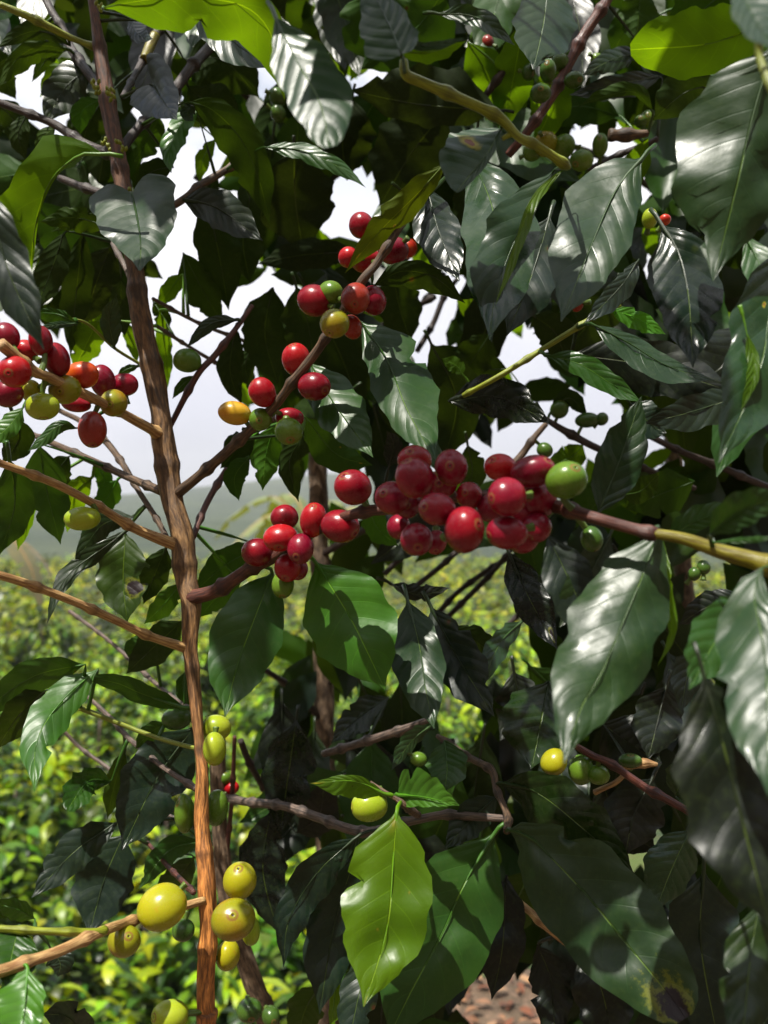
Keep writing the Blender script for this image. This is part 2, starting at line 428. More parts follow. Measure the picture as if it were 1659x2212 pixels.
def add_leaf(tree, pts, w, tilt, c, under=False, mat=None, pet=None, label=None, seed=None, nu=26, nv=5, gl=None, hn=None, keel=True, **kw):
    if under and hn is None and gl is None and nu > 20:
        r_ = random.Random(int(pts[0][0]*5+pts[-1][1])); hn = (r_.uniform(-.2, .2), -.86, -r_.uniform(.35, .6))
    if gl is not None or hn is not None:
        # lay the blade so that its upper face looks along a given direction: half-way between sun and viewer, plus gl
        k = len(pts)//2
        mid = at(*pts[k])
        h = (SUN+(Vector((0, 0, CAMZ))-mid).normalized()).normalized()+Vector((gl[0], 0, gl[1])) if gl is not None else Vector(hn); h.normalize()
        rh = h.y+(pts[k][0]-CX)/F*h.x-(pts[k][1]-CY)/F*h.z
        q = [pts[0]]
        for i in range(1, len(pts)):
            dx, dy = pts[i][0]-pts[i-1][0], pts[i][1]-pts[i-1][1]
            dd = -(dx*h.x-dy*h.z)*pts[0][2]/F/rh
            q.append((pts[i][0], pts[i][1], max(.12, q[-1][2]+dd)))
        pts = q
        tx, ty = pts[-1][0]-pts[0][0], pts[-1][1]-pts[0][1]; ln = math.hypot(tx, ty)
        nx, ny = -ty/ln, tx/ln
        a = math.degrees(math.atan((nx*h.x-ny*h.z)/rh))
        t0, t1 = tilt if isinstance(tilt, tuple) else (tilt, tilt)
        tilt = (a+t0, -a+t1)
    seed = seed if seed is not None else int(pts[0][0]*7+pts[0][1]*3+pts[-1][0])
    wr, wl = w if isinstance(w, tuple) else (w, w)
    tr, tl = tilt if isinstance(tilt, tuple) else (tilt, tilt)
    V, Fc, U = leaf_geo(pts, wr, wl, tr, tl, seed, under, nu=nu, nv=nv, **kw)
    base = at(*pts[0])
    bo, bq, bd = tree.nearest(base)
    fm = [0]*len(Fc)
    # petiole and keel: a thin tube from the branch side along the first part of the midrib
    S = spline(pts, 12)
    P = [at(*q) for q in S]
    if pet: st = [at(*pet)]
    elif bd < .05: st = [bq]
    else: st = [P[0]-(P[1]-P[0]).normalized()*.010]
    st.append(st[0]*.35+P[0]*.65+Vector((0, 0, .0008)))
    run = spline(st+P[:9 if keel else 2], 16)
    kq = min(1, pts[0][2]/.42)
    rad = [((.0011 if i < 5 else .00065)*(1-.9*i/15)+.0001)*kq for i in range(16)]
    v2, f2, u2 = tube_geo(run, rad, 6)
    o = len(V); V += v2; U += u2; Fc = Fc+[tuple(i+o for i in f) for f in f2]; fm += [1]*len(f2)
    ob = link('leaf', V, Fc, U, [M[mat or ('leaf_lit' if c in ('yg', 'lg', 'br') else 'leaf')], M['petiole']], bo, fmat=fm, origin=base)
    k = COL[c] if isinstance(c, str) else c
    rn = random.Random(seed+5)
    j = rn.uniform(.85, 1.18); h = rn.uniform(-.08, .08)
    ob.color = (k[0]*j*(1+h), k[1]*j, k[2]*j*(1-h), 1)
    if label: ob['label'] = label
    tree.nleaf += 1
    return ob

# ------------------------------------------------------------------ cherries
_chmesh = {}
def cherry_geo(ns=28, nr=18):
    V, Fc, U = [], [], []
    # profile from scar pole (z=+1) to stalk pole (z=-1)
    pr = [(0, .945), (.035, .940), (.065, .950), (.085, .985), (.115, .990), (.15, .975)]
    for i in range(1, nr):
        a = math.pi*i/nr
        if a > .22: pr.append((math.sin(a)**.94, math.cos(a)))
    pr.append((0.0, -.985))
    for i, (r, z) in enumerate(pr):
        q = math.atan2(r, z)/math.pi
        for k in range(ns+1):
            an = 2*math.pi*(k % ns)/ns
            rr = r*(1+.012*math.sin(2*an+.7)) if r > .1 else r
            V.append(Vector((rr*math.cos(an), rr*math.sin(an), z))); U.append((q, k/ns))
        if i:
            o = (i-1)*(ns+1)
            for k in range(ns): Fc.append((o+k, o+ns+1+k, o+ns+1+k+1, o+k+1))
    return V, Fc, U
CV, CF, CU = cherry_geo()
def cherry(tree, x, y, r, c, ry=None, ang=0.0, face=None, d=None, stalk=True, size=.0150, label=None):
    """x, y centre; r half-width, ry half-height before turning by ang; face = direction of the scar in the view (right, up, to viewer)"""
    ry = ry or r
    d = d or F*size/2/((r+ry)/2)
    rnd = random.Random(int(x*11+y*5))
    p = at(x, y, d)
    k = d/F
    bo, bq, bd = tree.nearest(p)
    if face is None:
        out = (p-bq); out = out.normalized() if out.length > 1e-4 else Vector((0, 0, 1))
        face = (out.x+rnd.uniform(-.35, .35), out.z+rnd.uniform(-.35, .25), -out.y+rnd.uniform(.0, .6))
    z = Vector((face[0], -face[2], face[1])).normalized()
    # shape: long axis along local z when it lies in the view plane, so keep the silhouette r x ry by stretching in the view plane
    ref = Vector((0, 1, 0))
    xa = z.cross(ref)
    if xa.length < .05: xa = Vector((1, 0, 0))
    xa.normalize(); ya = z.cross(xa)
    # silhouette axes in view plane
    ca, sa = math.cos(R(ang)), math.sin(R(ang))
    e1 = Vector((ca, 0, -sa)); e2 = Vector((sa, 0, ca)); e3 = Vector((0, 1, 0))
    q_ = rnd.uniform(.95, 1.06); a1, a2, a3 = r*k*q_, ry*k/q_, (r+ry)/2*k
    ls = [(Vector((rnd.gauss(0, 1), rnd.gauss(0, 1), rnd.gauss(0, 1))).normalized(), rnd.uniform(-.07, .06)) for _ in range(4)]
    V = []
    for v in CV:
        w = xa*v.x*1.0+ya*v.y*1.0+z*v.z*1.07
        f_ = 1+sum(am*max(0, w.dot(dr_))**2 for dr_, am in ls)
        w = w*f_
        q = e1*(w.dot(e1)*a1)+e2*(w.dot(e2)*a2)+e3*(w.dot(e3)*a3)
        V.append(p+q)
    Fc = list(CF); U = list(CU); fm = [0]*len(Fc)
    if stalk:
        s0 = p+(-z)*a3*.97
        s1 = bq if (bq-s0).length < .014 else s0-z*.004
        run = spline([s0+z*.001, s0-z*.001+(s1-s0)*.4, s1], 6)
        v2, f2, u2 = tube_geo(run, [.0013, .0012, .0013, .0014, .0016, .0018], 7)
        o = len(V); V += v2; U += u2; Fc += [tuple(i+o for i in f) for f in f2]; fm += [1]*len(f2)
    ob = link('coffee_cherry', V, Fc, U, [CH[c], M['stalk']], bo, fmat=fm, origin=p)
    if label: ob['label'] = label
    return ob
M['rear_leaf'] = leaf_material('rear_leaf', attr=True, rough=.34, transl=.42, spec=.36)
M['leaf_rust'] = leaf_material('leaf_rust_spot', spots=[(.38, .55, .045, 'rust')])
M['leaf_spot'] = leaf_material('leaf_small_spots', spots=[(.86, .1, .012, 'rust'), (.55, -.5, .008, 'rust')])
M['leaf_spot2'] = leaf_material('leaf_spotted_glossy', spots=[(.14, .45, .012, 'rust'), (.3, .2, .008, 'rust')], rough=.28)
M['leaf_hole'] = leaf_material('leaf_torn_patch', spots=[(.61, -.5, .10, 'dead')])
M['leaf_hole2'] = leaf_material('leaf_black_patch', spots=[(.86, -.3, .06, 'dead')], rough=.25)
M['leaf_dead'] = leaf_material('leaf_dead_tip', spots=[(1.02, .1, .19, 'dead')])
M['leaf_tip'] = leaf_material('leaf_orange_tip', spots=[(.98, .0, .06, 'tip'), (.45, -.3, .01, 'dead')], transl=.4)
M['leaf_yellow'] = leaf_material('leaf_yellow_blotched', spots=[(.04, .2, .05, 'yellow'), (.60, .2, .007, 'yellow'), (.4, -.45, .006, 'yellow'), (.98, 0, .02, 'tip')], transl=.4)
HAZE, CLOUD, SUNP, EXPO, OVER = 0.0009, 0.70, 5.0, 0.78, 170
# ------------------------------------------------------------------ the trees
A = Tree('coffee_tree', 'nearest coffee tree, its upright brown stem at left, bearing clusters of ripe red cherries', at(480, 2212, .41)*1 - Vector((0, 0, at(480, 2212, .41).z)))
B = Tree('coffee_tree', 'coffee tree behind the red cherries, with a pale flaking trunk and dark hanging leaves', Vector((-.085, .86, 0)))
C = Tree('coffee_tree', 'coffee tree with a slanting dark stem at bottom and one bright lime-yellow leaf', Vector((-.02, .66, 0)))
E = Tree('coffee_tree', 'coffee tree on the right with small green cherries on red-brown twigs', Vector((.42, .98, 0)))

# ---- A: trunk
A.branch([(190, -60, .53), (200, 0, .52), (231, 210, .51), (250, 315, .505), (268, 420, .50), (291, 574, .495), (299, 654, .49), (326, 784, .485), (347, 889, .48), (352, 948, .478),
          (369, 1064, .472), (382, 1116, .468), (395, 1165, .465), (402, 1253, .46), (412, 1305, .455), (411, 1393, .45), (416, 1440, .447), (424, 1533, .44), (430, 1603, .435),
          (437, 1667, .43), (436, 1772, .425), (447, 1912, .415), (450, 2017, .41), (444, 2122, .405), (446, 2210, .40), (447, 2300, .40), (455, 3500, .40), (470, 4300, .42), (470, 7000, .41)],
         [9, 10, 16, 17, 17, 18, 21, 21.5, 21.5, 24, 23, 23, 24, 23, 21, 16, 14, 12.5, 11, 13.5, 15, 18, 18, 19, 19, 20, 24, 28, 34], 'trunk', name='trunk', sides=26, rough=.20, nodes=.050, n=700, seed=4)
# ---- A: branches
def br(t, pts, rad, mat, **k): return t.branch(pts, rad, mat, **k)
br(A, [(0, 742, .36), (70, 800, .375), (105, 815, .385), (190, 855, .41), (265, 893, .44), (340, 935, .475)], [14, 12, 11, 11, 10, 12], 'straw', seed=1)
br(A, [(40, 925, .56), (108, 955, .54), (196, 994, .52), (280, 1032, .50), (350, 1062, .475)], [5, 7, 8, 8, 10], 'brown')
br(A, [(60, 850, .60), (133, 889, .58), (175, 910, .57), (227, 952, .55), (266, 1004, .53), (297, 1057, .51), (336, 1117, .49), (365, 1170, .47)], [5, 5, 6, 7, 7, 6, 6, 6], 'brown')
br(A, [(-60, 982, .36), (0, 1001, .375), (115, 1043, .40), (210, 1092, .42), (290, 1141, .445), (385, 1180, .463)], [8, 8, 9, 9, 10, 13], 'straw', nodes=.03)
br(A, [(-60, 1228, .36), (0, 1243, .37), (75, 1267, .385), (180, 1308, .405), (250, 1340, .42), (320, 1373, .435), (402, 1400, .45)], [9, 9, 9, 9, 9, 9, 12], 'straw', nodes=.028)
br(A, [(365, 925, .49), (374, 908, .49), (425, 812, .49), (465, 767, .495), (504, 717, .50), (545, 660, .51)], [7, 6, 7, 7, 6, 5], 'red')
br(A, [(385, 1064, .47), (430, 1028, .46), (480, 985, .45), (550, 921, .43), (592, 878, .42), (637, 819, .41), (679, 766, .405), (707, 724, .40), (745, 665, .395), (784, 605, .39), (815, 567, .39), (865, 490, .39), (915, 430, .41)],
   [13, 11, 11, 11, 10, 10, 10, 9, 9, 10, 9, 8, 6], 'brown', nodes=.03)
br(A, [(416, 1162, .475), (450, 1080, .50), (500, 1000, .52), (548, 935, .54), (600, 900, .56)], [7, 7, 7, 6, 5], 'red')
br(A, [(320, 800, .49), (300, 785, .49), (245, 750, .48), (190, 700, .46), (150, 688, .45)], [4, 3.5, 3.5, 3, 3], 'stemg', nodes=0)
# the long fruiting branch: brown at the stem, yellow-green young tip at right
br(A, [(412, 1292, .455), (470, 1275, .445), (540, 1228, .43), (590, 1205, .42), (660, 1160, .405), (720, 1125, .385), (790, 1105, .372), (850, 1098, .366), (950, 1078, .36), (1030, 1072, .352), (1120, 1082, .34), (1200, 1094, .32), (1270, 1115, .30), (1340, 1135, .295), (1420, 1155, .29)],
   [17, 15, 14, 12, 11, 11, 12, 13, 13, 14, 14, 15, 14, 13, 13], 'red', nodes=.026)
br(A, [(1410, 1152, .29), (1480, 1165, .285), (1560, 1192, .28), (1635, 1212, .275), (1700, 1235, .27), (1790, 1250, .26)], [11, 14, 17, 20, 18, 17], 'yellow', nodes=.04, seed=2)
# lower left branches
br(A, [(-60, 2112, .31), (0, 2098, .32), (66, 2076, .33), (133, 2052, .34), (224, 2010, .36), (300, 1985, .385), (440, 1945, .41)], [14, 13, 12, 12, 11, 10, 9], 'straw', nodes=.03)
br(A, [(-60, 2003, .34), (0, 2006, .34), (105, 2012, .345), (205, 2013, .355), (224, 2010, .36)], [8, 8, 8, 8, 8], 'young', nodes=.02)
br(A, [(189, 1505, .52), (231, 1543, .51), (280, 1596, .49), (350, 1655, .46), (425, 1705, .43)], [4, 5, 5.5, 5.5, 7], 'grey')
br(A, [(150, 1320, .60), (238, 1386, .57), (329, 1470, .53), (381, 1512, .49), (424, 1535, .44)], [4, 4, 4.5, 4.5, 4], 'grey')
br(A, [(130, 1571, .60), (175, 1617, .60), (235, 1660, .59), (330, 1740, .56), (440, 1800, .42)], [3.5, 4, 4, 4, 4], 'grey')
br(A, [(172, 1529, .46), (230, 1552, .46), (297, 1578, .46), (360, 1600, .45), (428, 1618, .435)], [6, 5.5, 5, 5, 5], 'stemg', nodes=0)
br(A, [(318, 1820, .52), (360, 1868, .48), (418, 1928, .415)], [4, 5, 6], 'red')
# upper left
br(A, [(0, 10, .50), (60, 35, .505), (110, 60, .51), (150, 80, .515), (225, 110, .52)], [7, 8, 8, 7, 6], 'young')
br(A, [(90, -20, .56), (112, 25, .555), (140, 70, .55), (150, 100, .545), (185, 150, .53), (235, 220, .51)], [8, 8, 8, 10, 10, 9], 'dark')
br(A, [(0, 222, .52), (60, 245, .52), (120, 270, .52), (180, 310, .515), (250, 338, .505)], [8, 8, 9, 11, 11], 'dark')
br(A, [(258, 330, .505), (300, 275, .52), (350, 230, .54), (410, 150, .56), (460, 95, .58)], [10, 10, 10, 11, 11], 'dark')
br(A, [(275, 430, .50), (230, 420, .51), (180, 405, .52), (130, 385, .53)], [8, 9, 9, 8], 'dark')
br(A, [(280, 500, .495), (390, 435, .51), (430, 402, .52), (470, 378, .53), (515, 352, .54)], [6, 8, 8, 8, 6], 'brown')
br(A, [(265, 210, .51), (290, 165, .54), (315, 120, .56), (345, 60, .58), (375, 20, .60)], [6, 7, 8, 9, 7], 'dark')
br(A, [(312, 128, .553), (322, 105, .56), (335, 75, .565)], [10, 11, 10], 'yellow', nodes=0)
br(A, [(330, 645, .52), (434, 700, .56), (546, 745, .60), (620, 790, .63)], [4, 4, 4, 3.5], 'grey')
br(A, [(340, 705, .53), (420, 756, .58), (539, 826, .62), (600, 860, .65)], [4, 4, 4, 4], 'grey')
br(A, [(295, 640, .50), (275, 585, .51), (245, 530, .52), (230, 490, .53)], [7, 6, 5, 5], 'grey')
# the near yellow-green shoot, upper middle
br(A, [(872, 130, .325), (876, 160, .325), (905, 175, .328), (975, 205, .33), (1075, 252, .335), (1120, 295, .335), (1160, 315, .335), (1215, 352, .34), (1228, 362, .342)], [9, 11, 11, 11, 11, 9, 9, 9, 7], 'young', nodes=.021, seed=9)
br(A, [(1085, 300, .336), (1110, 290, .336), (1150, 310, .336)], [5, 7, 8], 'young', nodes=0)
# twig carrying foreground leaves at right top
br(A, [(1700, -40, .22), (1660, 40, .225), (1640, 120, .23), (1700, 260, .22)], [9, 9, 9, 8], 'stemg')

# twigs outside the frame that carry the blurred leaf at the left edge and the added shade leaves overhead
br(A, [(190, -60, .53), (60, -140, .46), (-90, 60, .36), (-70, 330, .31), (-34, 396, .30)], [6, 6, 7, 6, 4], 'dark')
def wp(x, y, z): return (CX+x*F/y, CY-(z-CAMZ)*F/y, y)
top = (-.22, .56, 2.12)
A.branch([(190, -60, .53), wp(-.20, .54, 1.98), wp(*top)], [9, 8, 7], 'brown')
for a, b in (((-.05, .42, 2.14), (.14, .28, 2.02)), ((.04, .55, 2.16), (.34, .50, 2.12)), ((-.30, .40, 2.10), (-.34, .20, 1.96)), ((-.12, .34, 2.10), (-.06, .14, 1.92)), ((.02, .36, 2.08), (.26, .20, 1.98))):
    A.branch([wp(*top), wp(*a), wp(*b)], [7, 6, 4], 'dark', n=40)
# ---- B: trunk and limbs
B.branch([(640, -80, .84), (655, 300, .85), (672, 700, .86), (686, 955, .86), (688, 1085, .86), (694, 1300, .86), (700, 1490, .86), (702, 1660, .86), (706, 2000, .86), (712, 2600, .86), (715, 4300, .86)],
         [10, 14, 18, 20, 20, 21, 21, 21, 22, 26, 30], 'trunk2', name='trunk', sides=16, rough=.16, nodes=.07, n=220)
# ---- C
C.branch([(468, 1560, .60), (470, 1640, .60), (473, 1750, .60), (480, 1850, .60), (495, 1960, .60), (520, 2045, .60), (550, 2130, .60), (580, 2210, .61), (640, 2400, .63), (760, 3100, .66), (775, 5200, .66)],
         [15, 16, 17, 18, 19, 20, 21, 22, 24, 26, 30], 'trunk2', name='trunk', sides=16, rough=.15, nodes=.05, n=160)
br(C, [(480, 1722, .595), (539, 1733, .56), (609, 1740, .53), (686, 1765, .50), (785, 1797, .47), (880, 1775, .45), (960, 1760, .45), (1010, 1763, .45), (1090, 1768, .44)], [8, 9, 9, 10, 10, 9, 9, 9, 7], 'grey', nodes=.03)
br(C, [(945, 1590, .50), (970, 1605, .49), (1005, 1632, .48), (1060, 1663, .46), (1072, 1705, .45), (1096, 1762, .43), (1095, 1795, .41)], [5, 8, 8, 8, 7, 8, 8], 'brown', nodes=.02)
br(C, [(800, 1690, .41), (838, 1715, .405), (858, 1725, .40), (880, 1745, .40), (905, 1762, .44)], [4, 5, 7, 7, 6], 'brown', nodes=.01)
br(C, [(1060, 1905, .52), (1090, 1925, .51), (1140, 1965, .50), (1190, 2010, .49), (1280, 2080, .50)], [6, 8, 8, 8, 6], 'straw')
br(C, [(507, 1590, .58), (503, 1680, .585), (500, 1737, .59), (490, 1845, .60)], [4, 5, 5, 5], 'red')
br(C, [(700, 1628, .62), (784, 1603, .58), (864, 1578, .55), (925, 1555, .53)], [8, 9, 9, 7], 'grey')
br(C, [(520, 1600, .60), (545, 1660, .62), (600, 1740, .66), (680, 1800, .70)], [7, 7, 7, 6], 'dark')
# ---- E
E.branch([(1420, -60, 1.0), (1430, 400, 1.0), (1450, 900, .99), (1480, 1300, .98), (1500, 1700, .98), (1520, 2400, .98), (1540, 3900, .98)], [12, 15, 18, 20, 21, 24, 28], 'trunk2', name='trunk', sides=14, rough=.15, nodes=.08, n=160)
br(E, [(1325, -40, .55), (1310, 3, .55), (1265, 70, .55), (1226, 144, .55), (1195, 203, .55), (1138, 287, .55), (1098, 335, .56)], [11, 11, 12, 11, 11, 10, 9], 'red', nodes=.03)
br(E, [(1203, 32, .58), (1185, 45, .58), (1125, 98, .58), (1079, 165, .58), (1035, 225, .59)], [4, 6, 8, 8, 7], 'dark')
br(E, [(1420, 300, .60), (1397, 311, .60), (1324, 340, .60), (1268, 367, .60)], [6, 6, 6, 5], 'dark')
br(E, [(1400, 288, .56), (1360, 292, .56), (1315, 293, .56)], [7, 10, 9], 'brown', nodes=.006, rough=.3)
br(E, [(1340, 660, .47), (1300, 672, .46), (1254, 703, .46), (1163, 760, .46), (1079, 812, .46), (1000, 855, .47)], [4, 5, 6, 6, 6, 5], 'young', nodes=.03)
br(E, [(1170, 900, .60), (1236, 940, .60), (1290, 968, .60), (1376, 1005, .62), (1500, 1055, .65)], [6, 8, 8, 7, 6], 'dark')
br(E, [(1400, 940, .62), (1475, 977, .63), (1555, 1008, .64), (1680, 1062, .66)], [7, 7, 8, 8], 'dark')
br(E, [(1180, 915, .6), (1150, 950, .6), (1125, 985, .6), (1100, 1010, .6)], [6, 7, 8, 7], 'brown')
br(E, [(1232, 1605, .45), (1279, 1632, .45), (1320, 1650, .445), (1394, 1702, .44), (1429, 1720, .435), (1499, 1758, .43), (1600, 1800, .42)], [7, 8, 8, 9, 9, 8, 7], 'red', nodes=.025)
br(E, [(1285, 1712, .46), (1310, 1700, .455), (1330, 1690, .45), (1350, 1672, .45)], [6, 5, 5, 4], 'straw', rough=.3, nodes=.008)
br(E, [(1340, 1660, .46), (1390, 1650, .46), (1420, 1652, .46)], [5, 7, 4], 'straw', rough=.3)
br(E, [(1380, 2000, .48), (1440, 1890, .46), (1490, 1790, .45), (1520, 1740, .44)], [5, 5, 5, 4], 'dark')
for a in ([(940, 1330, .9), (1000, 1270, .9), (1100, 1205, .9), (1170, 1190, .9)], [(900, 1265, .8), (950, 1225, .8), (1000, 1180, .8), (1050, 1140, .8)], [(940, 1360, .85), (1000, 1300, .85), (1060, 1240, .85), (1110, 1180, .85)],
          [(1060, 1420, .9), (1090, 1360, .9), (1140, 1310, .9), (1200, 1260, .9)], [(870, 700, .9), (925, 640, .9), (960, 590, .9)], [(900, 760, .9), (935, 700, .9), (960, 640, .9), (990, 600, .9)], [(830, 1240, .8), (880, 1190, .8), (930, 1130, .8)]):
    br(E, a, [6, 6, 6, 5][:len(a)], 'dark')

# ---- leaves. l(tree, midrib in the picture, half-widths, colour, depth at base, depth at tip, tilt of each half)
def l(t, pts, w, c, d0, d1, tilt=0, **k):
    # depth runs along the midrib by length
    s = [0]
    for i in range(1, len(pts)): s.append(s[-1]+math.dist(pts[i][:2], pts[i-1][:2]))
    bow = k.pop('bow', 0)
    P = [(p[0], p[1], d0+(d1-d0)*q/s[-1]-bow*math.sin(math.pi*q/s[-1])) for p, q in zip(pts, s)]
    return add_leaf(t, P, w, tilt, c, **k)
# upper left
l(A, [(225, 335), (190, 331), (150, 350), (110, 390), (85, 450), (72, 520), (66, 600), (70, 700)], (88, 5), 'yg', .43, .40, (-6, 0), under=True, hn=(-.15, -.75, -.62), wave=2.4, quilt=2, label='yellow-green leaf curling down, lit from behind')
l(A, [(-30, 400), (10, 560), (50, 660), (95, 755)], (50, 50), 'sl', .30, .29, 10)
l(A, [(285, 418), (298, 480), (304, 530), (302, 585)], (94, 92), 'gy', .47, .415, (10, 10), profile='f', lobe=(30, 34), pet=(270, 425, .49), wave=.7, cup=.3)
l(A, [(330, 182), (350, 215), (382, 258)], (62, 50), 'sl', .49, .45, (15, 20), profile='f', wave=.6, cup=.4, lobe=(8, 62))
l(A, [(400, 222), (455, 235), (520, 300), (560, 390), (583, 485)], (48, 40), 'ol', .50, .47, 5, under=True)
l(A, [(392, 430), (470, 450), (568, 520)], (40, 42), 'sl', .51, .48, (15, 10))
l(A, [(150, 98), (110, 72), (60, 70), (-10, 105)], (26, 20), 'dk', .52, .50, 0, under=True)
l(A, [(147, 106), (85, 100), (35, 130), (-5, 190)], (20, 34), 'ol', .53, .50, 0, under=True)
l(A, [(140, 108), (100, 130), (68, 178)], 14, 'ol', .54, .54, 0, under=True)
l(A, [(200, 150), (150, 180), (95, 265)], 46, 'dk', .54, .53, 10)
l(A, [(165, 125), (125, 160), (86, 210)], 26, 'yg', .58, .57, 0, under=True, hn=(0, -.75, -.62))
l(A, [(216, 215), (178, 240), (173, 292)], 24, 'mg', .53, .52, 0, under=True)
l(A, [(240, 200), (200, 250), (170, 330)], 45, 'dk', .56, .55, 0, under=True)
l(A, [(-20, 215), (30, 260), (50, 340)], 30, 'dk', .56, .55, 0, under=True)
l(A, [(225, 16), (330, -2), (440, -5), (540, 20), (592, 90), (615, 215)], (85, 45), 'yg', .34, .27, (0, 0), under=True, hn=(.05, -.68, -.72), pet=(222, 18, .50), wave=.6, quilt=.5, label='large yellow-green leaf arching overhead out of focus')
l(A, [(596, 40), (640, 130), (690, 220), (712, 318)], (62, 72), 'gy', .285, .24, (0, 0), gl=(.1, .1), profile='b', wave=1.0, label='pale glossy leaf out of focus')
l(A, [(420, 0), (500, 85), (588, 150)], (46, 42), 'gy', .44, .40, (15, 20))
l(A, [(300, 45), (400, 25), (490, 30)], (22, 22), 'dk', .52, .5, 0, under=True)
l(A, [(280, 40), (300, 75), (330, 85)], (18, 25), 'sl', .53, .5, 0)
l(A, [(405, 185), (440, 215), (475, 220), (520, 250)], 38, 'dk', .56, .55, 0, under=True)
l(A, [(400, 130), (480, 130), (560, 210)], 60, 'dk', .60, .62, 0, under=True)
l(A, [(430, 235), (390, 270), (365, 330), (370, 375)], (24, 26), 'mg', .52, .50, 0, wave=1.6)
l(A, [(465, 300), (440, 340), (430, 395)], (17, 17), 'lg', .56, .55, 0, under=True)
l(A, [(345, 250), (320, 300), (290, 350)], 34, 'gr', .56, .56, 0, under=True)
l(A, [(375, 360), (330, 370), (290, 400)], 26, 'dk', .54, .54, 0, under=True)
l(A, [(420, 225), (405, 245), (418, 262)], 16, 'gy', .5, .5)
l(A, [(260, 395), (225, 450), (215, 480), (110, 500)], (36, 10), 'ol', .52, .50, 0, under=True)
l(A, [(235, 490), (160, 470), (85, 480)], (24, 30), 'ol', .50, .47, 0, under=True, wave=1.6)
l(A, [(140, 500), (105, 600), (72, 675)], 34, 'dk', .50, .49, 0, under=True)
l(A, [(180, 500), (165, 630), (152, 770)], 34, 'dk', .52, .51, 0, under=True)
l(A, [(240, 530), (205, 620), (182, 705)], 50, 'bk', .55, .54, 0, under=True)
l(A, [(262, 600), (262, 670), (270, 728)], 26, 'dk', .53, .52, 0, under=True)
l(A, [(215, 690), (188, 740), (160, 800)], 34, 'yg', .54, .57, 0, under=True, hn=(0, -.75, -.6), wave=1.3)
l(A, [(265, 690), (285, 735), (297, 785)], 15, 'yg', .56, .56, 0, under=True, hn=(0, -.75, -.62))
l(A, [(395, 590), (368, 625), (340, 665)], 20, 'yg', .55, .54, 0, under=True, hn=(0, -.75, -.62))
l(A, [(345, 670), (356, 760), (360, 850)], 17, 'yg', .55, .54, 0, under=True, hn=(0, -.75, -.62))
l(A, [(395, 545), (440, 630), (482, 700)], (40, 34), 'ol', .56, .55, 0, under=True)
l(A, [(445, 420), (475, 560), (494, 670)], 48, 'dk', .54, .53, 0, under=True)
l(A, [(540, 430), (525, 520), (540, 612)], 46, 'dk', .58, .57, 0, under=True)
l(A, [(515, 690), (455, 700), (402, 752)], 15, 'dk', .50, .49, 0)
l(A, [(510, 705), (497, 800), (522, 875)], 28, 'dk', .51, .50, 0, under=True)
l(A, [(590, 620), (572, 720), (600, 830)], 52, 'dk', .56, .55, 0, under=True)
l(A, [(640, 620), (665, 700), (680, 790)], 55, 'dk', .55, .54, 0, under=True)
l(A, [(165, 696), (120, 678), (60, 676)], (12, 20), 'gr', .45, .43, 0, under=True)
l(A, [(165, 700), (120, 702), (76, 713)], (8, 8), 'gy', .45, .43, 0)
l(A, [(247, 752), (236, 690), (252, 636)], (26, 20), 'gy', .475, .46, 10)
for p_, w_, c_, d_ in [([(330, 650), (352, 690), (345, 735)], 18, 'ol', .56), ([(546, 745), (530, 790), (545, 850)], 20, 'dk', .60), ([(600, 860), (585, 900), (600, 950)], 18, 'dk', .62), ([(425, 812), (395, 830), (372, 862)], 11, 'gr', .50),
                       ([(60, 245), (40, 290), (55, 345)], 22, 'dk', .53), ([(120, 272), (95, 300), (92, 350)], 18, 'ol', .53), ([(400, 165), (415, 215), (400, 265)], 20, 'gr', .57), ([(20, 120), (10, 170), (35, 215)], 24, 'ol', .56),
                       ([(470, 380), (452, 420), (460, 470)], 20, 'dk', .55), ([(300, 790), (270, 800), (252, 815)], 9, 'gr', .49), ([(205, 1000), (225, 1035), (215, 1075)], 18, 'mg', .53)]:
    l(A, p_, w_, c_, d_, d_, 0, under=True)
# left edge below the cherries
l(A, [(168, 926), (130, 918), (91, 950), (60, 975)], (12, 18), 'gr', .43, .42, 0)
l(A, [(50, 880), (15, 925), (-30, 960)], 24, 'mg', .46, .45, 0)
l(A, [(30, 905), (40, 950), (5, 1000)], 34, 'dk', .48, .47, 0, under=True)
l(A, [(20, 990), (32, 1090), (-2, 1200)], 42, 'gr', .44, .44, 0, under=True)
l(A, [(84, 960), (101, 1060), (131, 1176)], 46, 'gr', .47, .46, 0, under=True)
l(A, [(150, 985), (125, 1020), (120, 1080)], 30, 'dk', .50, .50, 0, under=True)
l(A, [(75, 1060), (55, 1120), (38, 1190)], 18, 'yg', .5, .5, 0, under=True, hn=(0, -.75, -.62))
l(A, [(200, 1030), (160, 1070), (145, 1150)], 32, 'yg', .52, .52, 0, under=True, hn=(0, -.75, -.62))
l(A, [(255, 1035), (232, 1075), (203, 1112)], 26, 'mg', .52, .52, 0, under=True)
l(A, [(290, 1115), (220, 1135), (158, 1225)], 26, 'dk', .50, .50, 0)
l(A, [(278, 1143), (210, 1193), (154, 1235), (122, 1285), (101, 1350)], (20, 18), 'dk', .455, .43, 0, wave=1.8)
l(A, [(271, 1150), (266, 1253), (275, 1345)], (58, 54), 'ol', .50, .485, 10, mat='leaf_hole', quilt=2.2, label='olive leaf with a torn black patch')
l(A, [(360, 1180), (335, 1240), (310, 1305)], 30, 'dk', .48, .47, 0, under=True)
l(A, [(390, 1260), (355, 1305), (311, 1348)], 24, 'mg', .47, .45, 0, under=True)
l(A, [(395, 1340), (335, 1395), (272, 1456)], 38, 'dk', .49, .47, 0, under=True)
